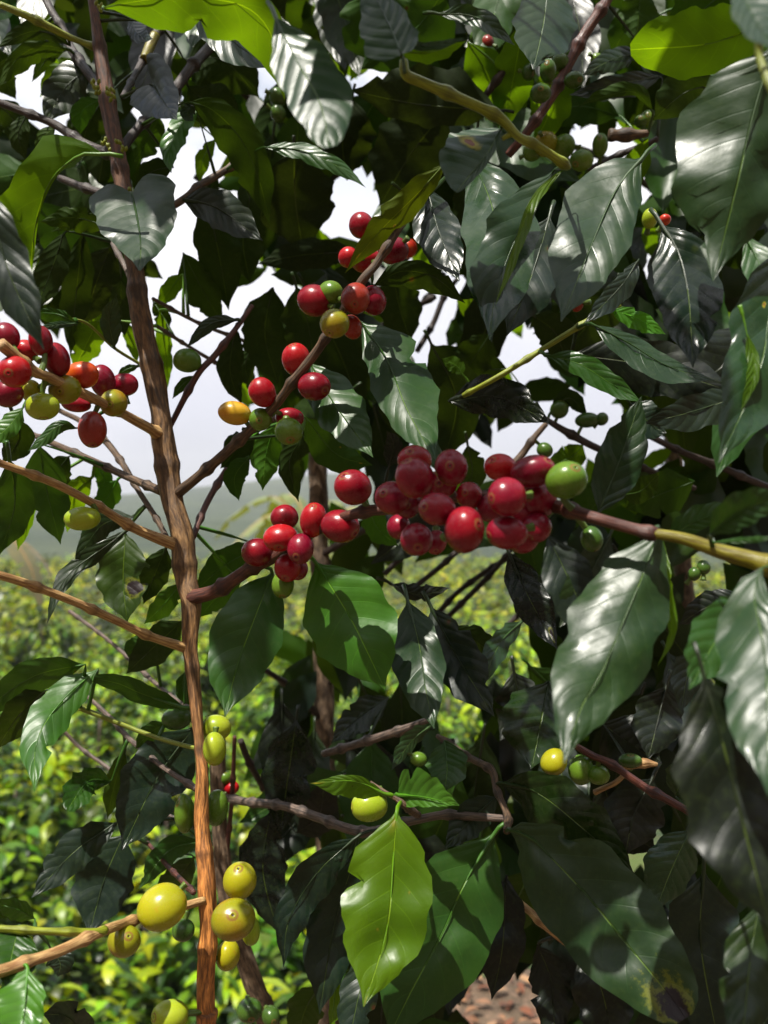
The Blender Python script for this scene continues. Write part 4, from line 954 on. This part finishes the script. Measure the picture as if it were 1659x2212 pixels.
limbs(B, [[(668, 600, .86), (560, 480, .84), (420, 380, .82)], [(665, 420, .86), (800, 330, .82), (960, 240, .76)], [(655, 300, .85), (520, 200, .80), (380, 130, .78)], [(650, 160, .85), (760, 90, .8), (860, 40, .76)],
          [(680, 820, .86), (800, 720, .82), (940, 640, .78)], [(690, 1200, .86), (820, 1130, .8), (980, 1090, .74)], [(700, 1480, .86), (800, 1420, .82), (940, 1380, .78)], [(702, 1700, .86), (830, 1640, .8), (980, 1600, .74)],
          [(700, 1560, .86), (620, 1480, .82), (560, 1440, .8)], [(706, 1950, .86), (850, 1900, .8), (1000, 1900, .76)]])
limbs(E, [[(1440, 700, .99), (1300, 600, .9), (1150, 540, .82)], [(1430, 420, 1.0), (1300, 340, .9), (1180, 300, .8)], [(1455, 950, .99), (1560, 860, .9), (1660, 800, .82)], [(1480, 1300, .98), (1380, 1230, .9), (1240, 1200, .8)],
          [(1490, 1500, .98), (1340, 1450, .88), (1200, 1420, .78)], [(1500, 1720, .98), (1350, 1700, .86), (1200, 1760, .76)], [(1510, 2000, .98), (1380, 1960, .86), (1250, 1980, .78)], [(1425, 200, 1.0), (1540, 120, .9), (1650, 60, .8)], [(1500, 1700, .98), (1600, 1600, .86), (1680, 1560, .78)]])
stuff = {id(B): [[], [], [], []], id(E): [[], [], [], []]}
rest = []
cand.sort(key=lambda c: c[0])
limit = 96
for d, pts, w, lay, r1, r2 in cand:
    t = B if pts[1][0] < 1010 else E
    und = r1 < (.6 if lay != 2 else .75)
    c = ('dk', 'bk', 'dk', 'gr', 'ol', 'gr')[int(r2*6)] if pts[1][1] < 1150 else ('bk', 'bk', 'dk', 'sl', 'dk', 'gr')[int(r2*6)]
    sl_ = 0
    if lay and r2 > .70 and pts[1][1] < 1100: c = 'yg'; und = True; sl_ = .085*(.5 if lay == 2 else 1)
    tilt = (r1-.5)*50
    dd = d-.035 if not und else d+.045+sl_
    if t.nleaf < limit and lay != 2:
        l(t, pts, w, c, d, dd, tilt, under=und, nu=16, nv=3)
    else:
        s = stuff[id(t)]
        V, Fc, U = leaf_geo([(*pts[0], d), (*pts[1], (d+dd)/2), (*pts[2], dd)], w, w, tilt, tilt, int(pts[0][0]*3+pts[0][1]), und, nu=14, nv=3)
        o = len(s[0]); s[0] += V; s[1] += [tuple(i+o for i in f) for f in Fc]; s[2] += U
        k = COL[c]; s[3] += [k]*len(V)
for t in (B, E):
    s = stuff[id(t)]
    if s[0]:
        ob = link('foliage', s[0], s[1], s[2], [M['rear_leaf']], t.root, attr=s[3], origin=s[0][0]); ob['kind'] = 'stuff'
# crown leaves added above the frame, placed to shade chosen spots and spare others
for x, y, d, n in [(208, 195, .50, 9), (243, 212, .50, 10), (228, 320, .50, 6), (262, 318, .50, 5), (285, 424, .49, 6), (212, 22, .51, 5)]:
    V, Fc, U = [], [], []
    for i in range(n):
        c = at(x+random.uniform(-9, 9), y+random.uniform(-14, 14), d-.006); o = len(V)
        v2, f2, u2 = tube_geo(spline([c, c+Vector((random.uniform(-.002, .002), -.001, .003))], 5), [.0003, .0009, .0012, .0009, .0003], 6)
        V += v2; U += u2; Fc += [tuple(j+o for j in f) for f in f2]
    link('bud', V, Fc, U, [M['young']], A.br[0][0], origin=V[0])
rc = random.Random(23)
cV, cF, cU, cK = [], [], [], []
LIT = [at(*p) for p in [(1300, 1400, .28), (1330, 1250, .3), (1640, 1450, .22), (720, 1260, .42), (440, 1950, .41), (350, 1960, .385), (505, 1960, .39), (850, 1900, .37), (820, 2050, .35), (400, 1150, .465), (60, 600, .41), (60, 450, .44), (900, 1030, .32), (840, 850, .42),
       (1270, 500, .35), (680, 250, .26), (620, 100, .28), (100, 1600, .43), (140, 1280, .39), (600, 1160, .4), (720, 1110, .38), (680, 650, .4), (40, 800, .36), (130, 840, .39), (960, 330, .32), (810, 60, .30), (60, 2080, .33), (200, 2010, .35), (1000, 210, .33), (1600, 1200, .28), (1050, 600, .40), (1380, 690, .47), (460, 1600, .43), (360, 950, .475), (640, 800, .41), (450, 60, .4)]]
DIM = [at(*p) for p in [(1300, 2000, .36), (1200, 1880, .38), (1400, 2100, .34), (1580, 1650, .23), (1600, 1850, .22), (1600, 300, .22), (500, 1420, .42), (770, 1420, .39), (1100, 1080, .31), (1160, 1100, .31), (1130, 1050, .31), (1250, 1950, .37), (30, 600, .30), (40, 480, .30), (950, 2000, .38), (900, 880, .41), (1340, 1000, .35), (1100, 560, .4), (640, 2050, .45), (340, 1700, .46)]]
GLINT = [at(*p) for p in [(1300, 1400, .28), (1340, 1270, .295), (1250, 1500, .26), (1640, 1450, .22), (680, 220, .26), (630, 120, .28)]]
BIG = [at(1300, 2000, .36), at(1200, 1880, .38), at(1400, 2100, .34), at(1250, 1950, .37)]
for i in range(OVER):
    if i < len(DIM)*5:
        q = DIM[i//5]+SUN*rc.uniform(.34, .52)+Vector((rc.uniform(-.035, .035), rc.uniform(-.03, .03), 0))
        big_ = DIM[i//5] in BIG
        if big_:
            # pass beside the light that reaches the gleaming leaf above
            df = DIM[i//5]-GLINT[0]; pv = df-SUN*df.dot(SUN); pv.normalize()
            q = DIM[i//5]+SUN*rc.uniform(.40, .52)+pv*rc.uniform(.008, .035)+pv.cross(SUN)*rc.uniform(-.05, .05)
            turn = math.atan2(pv.x, -pv.y)
        x, d, z = q.x, max(q.y, .10), q.z-CAMZ
        if z < .64*d+.05: z = .64*d+.06
    else:
        x = None; big_ = False
    if x is None:
        d = rc.uniform(.12, .75); z = max(.62*d+.06, rc.uniform(.30, .75)); x = rc.uniform(-.38, .42)
    ctr = Vector((x, d, CAMZ+z))
    if any(((ctr-q)-SUN*(ctr-q).dot(SUN)).length < .042 for q in LIT[:0 if i < len(DIM)*5 and DIM[i//5] in BIG else None]): continue
    if any(((ctr-q)-SUN*(ctr-q).dot(SUN)).length < (.036 if big_ else .058) for q in GLINT): continue
    px, py = CX+x*F/d, CY-z*F/d
    L = rc.uniform(.08, .12)*F/d; an = rc.uniform(0, 6.28)
    if big_: an = turn
    hx, hy = math.cos(an), math.sin(an)
    # a leaf lying nearly flat: run it mostly in depth
    P3 = [Vector((x, d, z)) + Vector((hx, hy, -.25))*(.10*(t-.5)) for t in (0, .5, 1)]
    if any(p.y < .06 or p.z < .64*p.y+.02 for p in P3): continue
    pts = [(CX+p.x*F/p.y, CY-p.z*F/p.y, p.y) for p in P3]
    dv = Vector((hx, hy, -.25)).normalized(); sd = Vector((-hy, hx, rc.uniform(-.3, .3))).normalized()
    S = spline(P3, 12); o = len(cV)
    for q, p in enumerate(S):
        w = .021*prof(PROF, q/11)
        for v in (-1, -.5, 0, .5, 1):
            cV.append(p+sd*w*v+Vector((0, 0, CAMZ-.15*w*v*v))); cU.append((q/11, v*.5+.5)); cK.append(COL[rc.choice(['gr', 'mg', 'dk'])])
    for q in range(11):
        for j in range(4): cF.append((o+q*5+j, o+(q+1)*5+j, o+(q+1)*5+j+1, o+q*5+j+1))
if cV:
    ob = link('foliage', cV, cF, cU, [M['rear_leaf']], A.root, attr=cK, origin=cV[0]); ob['kind'] = 'stuff'  # unseen leaves, added for the shade they cast
print('LEAVES', A.nleaf, B.nleaf, C.nleaf, E.nleaf, 'cand', len(cand))
# ------------------------------------------------------------------ ground, plantation, hills
def gz(x, y):
    def sm(a, b, t):
        t = min(max((t-a)/(b-a), 0), 1); return t*t*(3-2*t)
    k = sm(.1, -.35, x)*1.15
    z = -1.85*sm(2.7-k*1.35, 4.3-k, y) + 2.0*sm(44, 110, y)
    z += 15*sm(110, 420, y)*(1+.35*math.sin(x*.011+.6)+.2*math.sin(x*.027+2))
    z += .85*max(0, -y-.8)+.8*max(0, abs(x)-(4.5+.66*max(y, 0)))*(1-sm(20, 60, y))  # ground raised behind and beside the camera, shaped to block low sky
    z += .10*noise.noise(Vector((x*.8, y*.8, 0))) if y < 40 else .6*noise.noise(Vector((x*.06, y*.06, 0)))
    return z
def ground_mat(name, kind):
    m, t, N, Lk = nt(name); g = G(N, Lk)
    out = N.new('ShaderNodeOutputMaterial'); tc = N.new('ShaderNodeTexCoord'); P = tc.outputs['Object']
    if kind == 'soil':
        n1 = g.noise(P, 9.0, 6.0, .65); n2 = g.noise(P, 60.0, 5.0, .6)
        c = g.mix(g.ss(n1, .35, .65), (.05, .035, .02), (.15, .10, .06)); c = g.mix(g.m('MULTIPLY', g.ss(n2, .5, .7), .6), c, (.36, .22, .15))
    elif kind == 'cover':
        n1 = g.noise(P, 1.2, 6.0, .65); n2 = g.noise(P, 14.0, 5.0, .6)
        c = g.mix(g.ss(n1, .4, .6), (.015, .035, .010), (.06, .09, .015)); c = g.mix(g.m('MULTIPLY', g.ss(n2, .5, .7), .6), c, (.10, .065, .035))
    else:
        n1 = g.noise(P, .06, 6.0, .6); n2 = g.noise(P, .9, 6.0, .65)
        c = g.mix(g.ss(n1, .4, .6), (.016, .03, .014), (.036, .052, .02)); c = g.mix(g.m('MULTIPLY', g.ss(n2, .45, .65), .6), c, (.02, .04, .015))  # hill tones darkened to stand for cloud shade
    p = N.new('ShaderNodeBsdfPrincipled'); Lk.new(c, p.inputs['Base Color']); p.inputs['Roughness'].default_value = .85
    b = N.new('ShaderNodeBump'); b.inputs['Strength'].default_value = .8; b.inputs['Distance'].default_value = .03 if kind != 'hill' else .6
    Lk.new(n2, b.inputs['Height']); Lk.new(b.outputs[0], p.inputs['Normal'])
    Lk.new(p.outputs[0], out.inputs[0]); return m
def sheet(name, ys, xfac, nx, mat):
    V, Fc, U = [], [], []
    for i, y in enumerate(ys):
        wd = xfac(y)
        for j in range(nx+1):
            x = -wd+2*wd*j/nx
            V.append(Vector((x, y, gz(x, y)))); U.append((j/nx, y))
    m = nx+1
    for i in range(len(ys)-1):
        for j in range(nx): Fc.append((i*m+j, i*m+j+1, (i+1)*m+j+1, (i+1)*m+j))
    o = link(name, V, Fc, U, [mat]); o['kind'] = 'structure'; return o
ys = [-70, -40, -24, -16, -12, -9, -6, -4, -2.5, -1.5, -.8]+[i*.25 for i in range(0, 48)]+[12+i*1.2 for i in range(0, 26)]
split = ys.index(3.0)+1 if 3.0 in ys else 18
sheet('ground', ys[:split], lambda y: 26+abs(y)*.9, 130, ground_mat('soil', 'soil'))
sheet('slope', ys[split-1:], lambda y: 26+max(0, y)*.9, 130, ground_mat('slope_cover', 'cover'))
sheet('hill', [42+i*4 for i in range(18)]+[116+i*8 for i in range(0, 40)]+[440+i*40 for i in range(8)], lambda y: 40+y*.9, 90, ground_mat('hill_cover', 'hill'))

# bush leaves: small bent leaves spread through a rounded crown
def mini_leaf(V, Fc, U, K, p, dr, up, L, w, c):
    side = dr.cross(up).normalized(); nrm = side.cross(dr).normalized()
    o = len(V)
    for t, ww, sag in ((0, .12, 0), (.3, .85, .04), (.6, .9, .0), (.85, .42, -.10), (1, .03, -.2)):
        q = p+dr*(L*t)+nrm*(L*sag)
        V.append(q+side*(w*ww)-nrm*(w*.22*ww)*-1); V.append(q); V.append(q-side*(w*ww)+nrm*(w*.22*ww))
        U.extend([(t, 1), (t, .5), (t, 0)]); K.extend([c, c, c])
    for i in range(4):
        b = o+i*3
        Fc.append((b, b+3, b+4, b+1)); Fc.append((b+1, b+4, b+5, b+2))
def crown(seed, n, rx, h, L, lower=.25):
    tn = {0: 1.05, 1: .62, 2: 1.15, 3: .8}[seed % 4]
    rn = random.Random(seed); V, Fc, U, K = [], [], [], []
    axes = []
    for k in range(9+int(n/60)):
        a = rn.uniform(0, 6.28); e = rn.uniform(-.15, .75)
        axes.append((a, e, rn.uniform(.65, 1.05)))
    for i in range(n):
        a, e, ln = axes[rn.randrange(len(axes))]
        s = rn.uniform(.25, 1)**.7*ln
        base = Vector((math.cos(a)*rx*s*math.cos(e*1.3), math.sin(a)*rx*s*math.cos(e*1.3), h*(lower+.15)+(h*.62)*(s*math.sin(max(e, -.1)*1.6)*.9)+rn.uniform(-.05, .05)))
        base += Vector((rn.gauss(0, .07), rn.gauss(0, .07), rn.gauss(0, .07)))*rx*1.6
        dr = Vector((math.cos(a+rn.uniform(-1.3, 1.3)), math.sin(a+rn.uniform(-1.3, 1.3)), rn.uniform(-.85, .25))).normalized()
        up = Vector((rn.uniform(-.3, .3), rn.uniform(-.3, .3), 1))
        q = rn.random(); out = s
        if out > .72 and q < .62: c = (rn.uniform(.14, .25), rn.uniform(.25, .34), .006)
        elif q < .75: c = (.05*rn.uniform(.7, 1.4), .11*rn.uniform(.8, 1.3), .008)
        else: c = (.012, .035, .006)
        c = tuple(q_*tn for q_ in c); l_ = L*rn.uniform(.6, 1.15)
        mini_leaf(V, Fc, U, K, base, dr, up, l_, l_*rn.uniform(.19, .25), c)
    return V, Fc, U, K
PROTO = []
for k in range(4):
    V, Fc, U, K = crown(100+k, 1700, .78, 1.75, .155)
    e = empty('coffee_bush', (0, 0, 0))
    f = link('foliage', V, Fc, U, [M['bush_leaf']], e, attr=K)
    rn = random.Random(k); sv = [[], [], []]
    for q in range(9):
        a = rn.uniform(0, 6.28); L = rn.uniform(.5, .8); z0 = rn.uniform(.15, .8)
        P = spline([Vector((0, 0, z0)), Vector((math.cos(a)*L*.5, math.sin(a)*L*.5, z0+.3)), Vector((math.cos(a)*L, math.sin(a)*L, z0+.45))], 8)
        v2, f2, u2 = tube_geo(P, [.008*(1-.1*i) for i in range(8)], 6)
        o = len(sv[0]); sv[0] += v2; sv[1] += [tuple(i+o for i in ff) for ff in f2]; sv[2] += u2
    v2, f2, u2 = tube_geo(spline([Vector((0, 0, -.1)), Vector((.03, .02, .7)), Vector((0, .04, 1.4))], 12), [.022*(1-.05*i) for i in range(12)], 8)
    o = len(sv[0]); sv[0] += v2; sv[1] += [tuple(i+o for i in ff) for ff in f2]; sv[2] += u2
    s = link('stem', *sv, [M['grey']], e)
    PROTO.append((e, f, s))
rb = random.Random(5)
used = set()
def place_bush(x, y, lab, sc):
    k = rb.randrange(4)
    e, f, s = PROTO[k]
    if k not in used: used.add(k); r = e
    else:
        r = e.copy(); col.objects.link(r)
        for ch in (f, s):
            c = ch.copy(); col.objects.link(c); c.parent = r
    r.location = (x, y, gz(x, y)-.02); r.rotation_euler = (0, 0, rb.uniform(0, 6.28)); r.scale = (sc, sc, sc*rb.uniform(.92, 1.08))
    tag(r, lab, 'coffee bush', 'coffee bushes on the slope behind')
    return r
y = 2.65; row = 0
nb = 0
while y < 13.5:
    xl, xr = -.58*y-.9, (-.45 if y < 3.4 else .06*y if y < 8 else .22*y)
    x = xl+rb.uniform(0, .6)
    while x < xr:
        if y < 3.9: lab = 'leafy coffee bush with glossy leaves behind the orange lower end of the brown stem'
        elif y < 8: lab = 'yellow-green coffee bush in the sunlit rows on the slope left of the brown stem'
        else: lab = 'small far-off yellow-green coffee bush higher in the sunlit rows on the slope'
        place_bush(x, y+rb.uniform(-.2, .2), lab, rb.uniform(.82, 1.08)); nb += 1
        x += rb.uniform(1.05, 1.4) if y < 8 else rb.uniform(1.3, 1.7)
    y += 1.0 if y < 8 else 1.4
print('BUSHES', nb)
# the rest of the plantation reads as one mass
V, Fc, U, K = [], [], [], []
rn = random.Random(77)
y = 14.0
while y < 37:
    xl, xr = -.62*y-3, .62*y+3
    step = 1.25 if y < 40 else 2.4
    x = xl
    while x < xr:
        near = y < 32
        n = rn.choice([120, 170, 210])
        sc = rn.uniform(.85, 1.1)*(1 if y < 40 else 1.7); cx, cy = x+rn.uniform(-.3, .3), y+rn.uniform(-.5, .5); z0 = gz(cx, cy)
        L = rn.choice([.24, .30, .34]); tn = rn.choice([.35, .6, .9, 1.1, 1.1, 1.25])
        for i in range(n):
            a = rn.uniform(0, 6.28); e = rn.uniform(-.1, 1)**1.0; rr = rn.uniform(.7, 1.0)*.8*sc
            base = Vector((cx+math.cos(a)*rr*math.cos(e*1.5), cy+math.sin(a)*rr*math.cos(e*1.5), z0+.5*sc+1.15*sc*math.sin(max(e, 0)*1.5)*rr/.8/sc))
            dr = Vector((math.cos(a+rn.uniform(-1, 1)), math.sin(a+rn.uniform(-1, 1)), rn.uniform(-.8, .3))).normalized()
            q = rn.random()
            c = (rn.uniform(.14, .27), rn.uniform(.22, .30), .006) if q < .55 else ((.05, .10, .008) if q < .75 else (.012, .03, .006))
            c = tuple(q_*tn for q_ in c)
            side = dr.cross(Vector((rn.uniform(-.3, .3), rn.uniform(-.3, .3), 1))).normalized()
            o = len(V); l_ = L*rn.uniform(.6, 1.1); w = l_*.24
            V += [base, base+dr*l_*.5+side*w, base+dr*l_, base+dr*l_*.5-side*w]; U += [(0, .5), (.5, 1), (1, .5), (.5, 0)]; K += [c]*4
            Fc.append((o, o+1, o+2, o+3))
        x += step*rn.uniform(.9, 1.25)
    y += 1.7 if y < 40 else 4.2
f = link('coffee_plantation', V, Fc, U, [M['bush_leaf']], attr=K, smooth=False)
tag(f, 'yellow-green mass of coffee rows covering the far slope below the fog', 'coffee field', kind='stuff')
print('FIELD', len(Fc))
# banana plants on the slope
M['banana'] = leaf_material('banana_leaf', attr=True, rough=.4)
def banana(loc, fr, h, lab, cc):
    e = empty('banana_plant', loc); tag(e, lab, 'banana plant', 'banana plants on the slope')
    P = spline([Vector((0, 0, -.2)), Vector((.03, 0, h*.5)), Vector((0, .02, h))], 14)
    link('trunk', *tube_geo(P, [.13*(1-.03*i) for i in range(14)], 12, rough=.1), [M['grey']], e, origin=loc).location = (0, 0, 0)
    for a, L, rise, droop in fr:
        V, Fc, U, K = [], [], [], []
        mid = spline([Vector((0, 0, h-.1)), Vector((math.cos(a)*L*.4, math.sin(a)*L*.4, h+rise)), Vector((math.cos(a)*L*.8, math.sin(a)*L*.8, h+rise*.6-droop*.4)), Vector((math.cos(a)*L, math.sin(a)*L, h-droop))], 30)
        for i, p in enumerate(mid):
            t = i/29; w = .24*math.sin(math.pi*min(1, t*.93+.06))**.6*(1 if t > .12 else .12)
            tg = (mid[min(i+1, 29)]-mid[max(i-1, 0)]).normalized(); sd = tg.cross(Vector((0, 0, 1))).normalized()
            for s, z in ((-1, -.10), (-.5, .02), (0, 0), (.5, .02), (1, -.10)):
                V.append(p+sd*w*s*(1+.12*math.sin(i*2.3))+Vector((0, 0, z*w*2))); U.append((t, s*.5+.5)); K.append(cc)
        for i in range(29):
            if i % 5 == 4 and i > 6: rng = (1, 2)
            else: rng = (0, 1, 2, 3)
            for j in rng: Fc.append((i*5+j, i*5+j+1, i*5+j+6, i*5+j+5))
        o = link('leaf', V, Fc, U, [M['banana']], e, attr=K, origin=loc); o.location = (0, 0, 0)
        v2 = tube_geo(mid, [.022*(1-.8*i/29) for i in range(30)], 6)
        r = link('midrib', *v2, [M['straw']], o, origin=loc); r.location = (0, 0, 0)
# meshes above are built about the plant's own base, so shift them there
def banana_at(x, y, h, fr, lab, cc):
    z = gz(x, y); loc = Vector((0, 0, 0))
    before = set(bpy.data.objects)
    banana(loc, fr, h, lab, cc)
    for o in set(bpy.data.objects)-before:
        if o.parent is None: o.location = (x, y, z)
p = at(690, 1180, 13)
banana_at(p.x, 13, p.z-gz(p.x, 13), [(3.0, 1.7, .75, -.1), (2.5, 1.4, .8, .1), (3.5, 1.6, .5, .5), (.4, 1.3, .6, .2), (5.0, 1.2, .5, .4), (1.4, 1.3, .7, .1)], 'banana plant with pale slanting leaves behind the gap right of the brown stem', (.16, .20, .09))
p = at(-50, 1190, 13)
banana_at(p.x, 13, p.z-gz(p.x, 13), [(5.9, 1.3, .3, .8), (.3, 1.2, .2, .7), (3.6, 1.2, .3, .7), (2.0, 1.1, .4, .5)], 'withered banana plant with drooping pale brown leaves at the left edge', (.15, .145, .085))

# fallen leaves on the soil
M['litter'] = leaf_material('dry_leaf', attr=True, rough=.7, transl=.15)
V, Fc, U, K = [], [], [], []
rn = random.Random(9)
for i in range(2200):
    x = rn.uniform(-1.1, 1.4); y = rn.uniform(1.2, 3.0)
    a = rn.uniform(0, 6.28); L = rn.uniform(.03, .075)
    c = rn.choice([(.15, .075, .045), (.20, .11, .07), (.09, .045, .03), (.26, .16, .10), (.13, .05, .03)])
    mini_leaf(V, Fc, U, K, Vector((x, y, gz(x, y)+.008+rn.uniform(0, .02))), Vector((math.cos(a), math.sin(a), rn.uniform(-.1, .35))).normalized(), Vector((rn.uniform(-.5, .5), rn.uniform(-.5, .5), 1)), L, L*.22, c)
tag(link('leaf_litter', V, Fc, U, [M['litter']], attr=K), 'dry brown fallen leaves covering the soil under the coffee trees', 'leaf litter', kind='stuff')

# ------------------------------------------------------------------ haze
if HAZE:
    bm = bmesh.new(); bmesh.ops.create_cube(bm, size=1)
    me = bpy.data.meshes.new('haze'); bm.to_mesh(me); bm.free()
    hz = bpy.data.objects.new('haze', me); col.objects.link(hz)
    hz.scale = (1900, 920, 66); hz.location = (0, 380, 24.0); hz['kind'] = 'stuff'
    hz['label'] = 'pale mist hanging over the hills and the far slope'; hz['category'] = 'haze'
    m, t, N, Lk = nt('haze'); out = N.new('ShaderNodeOutputMaterial'); pv = N.new('ShaderNodeVolumePrincipled')
    pv.inputs['Color'].default_value = (.93, .95, 1, 1); pv.inputs['Density'].default_value = HAZE; pv.inputs['Anisotropy'].default_value = .0
    Lk.new(pv.outputs[0], out.inputs['Volume']); me.materials.append(m)

# ------------------------------------------------------------------ sky, sun, camera
SUN = Vector((-.26, -.30, .92)).normalized()
w = bpy.data.worlds.new('World'); scene.world = w; w.use_nodes = True
t = w.node_tree; N, Lk = t.nodes, t.links; N.clear(); g = G(N, Lk)
out = N.new('ShaderNodeOutputWorld')
sky = N.new('ShaderNodeTexSky'); sky.sky_type = 'NISHITA'; sky.sun_disc = False
sky.sun_elevation = math.asin(SUN.z); sky.sun_rotation = math.atan2(SUN.x, SUN.y)
b1 = N.new('ShaderNodeBackground'); b1.inputs[1].default_value = .10; Lk.new(sky.outputs[0], b1.inputs[0])
tc = N.new('ShaderNodeTexCoord'); sp = N.new('ShaderNodeSeparateXYZ'); Lk.new(tc.outputs['Generated'], sp.inputs[0])
cl = g.noise(tc.outputs['Generated'], 2.6, 5.0, .55)
el = sp.outputs[2]
# cloud: grey-lavender near the horizon, brilliant white overhead, broken so blue shows
shade = g.mix(g.ss(g.m('ADD', el, g.m('MULTIPLY_ADD', cl, .25, -.12)), .08, .36), g.mix(g.ss(g.m('ADD', el, g.m('MULTIPLY_ADD', cl, .10, -.05)), .01, .13), (.27, .285, .315), (.43, .44, .51)), (CLOUD, CLOUD, CLOUD*1.03))
b2 = N.new('ShaderNodeBackground'); Lk.new(shade, b2.inputs[0]); b2.inputs[1].default_value = 1.0
mx = N.new('ShaderNodeMixShader'); Lk.new(g.m('MAXIMUM', g.ss(cl, .38, .56), g.m('SUBTRACT', 1.0, g.ss(el, .25, .6))), mx.inputs[0])
Lk.new(b1.outputs[0], mx.inputs[1]); Lk.new(b2.outputs[0], mx.inputs[2]); Lk.new(mx.outputs[0], out.inputs[0])
sl = bpy.data.lights.new('sun', 'SUN'); sl.energy = SUNP; sl.angle = R(.53); sl.color = (1, .95, .86)
so = bpy.data.objects.new('sun', sl); col.objects.link(so); so.location = (0, -2, 6); so.rotation_euler = SUN.to_track_quat('Z', 'Y').to_euler()
cam = bpy.data.cameras.new('camera'); co = bpy.data.objects.new('camera', cam); col.objects.link(co)
co.location = (0, 0, CAMZ); co.rotation_euler = (R(90), 0, 0)
cam.sensor_fit = 'VERTICAL'; cam.sensor_height = 36; cam.lens = F/2212*36
cam.clip_start = .02; cam.clip_end = 3000
cam.dof.use_dof = True; cam.dof.focus_distance = .42; cam.dof.aperture_fstop = 10.5
scene.camera = co
vs = scene.view_settings
scene.display_settings.display_device = 'sRGB'
vs.view_transform = 'Standard'; vs.look = 'None'; vs.exposure = EXPO; vs.gamma = 1
scene.cycles.max_bounces = 8; scene.cycles.transparent_max_bounces = 6; scene.cycles.use_denoising = True
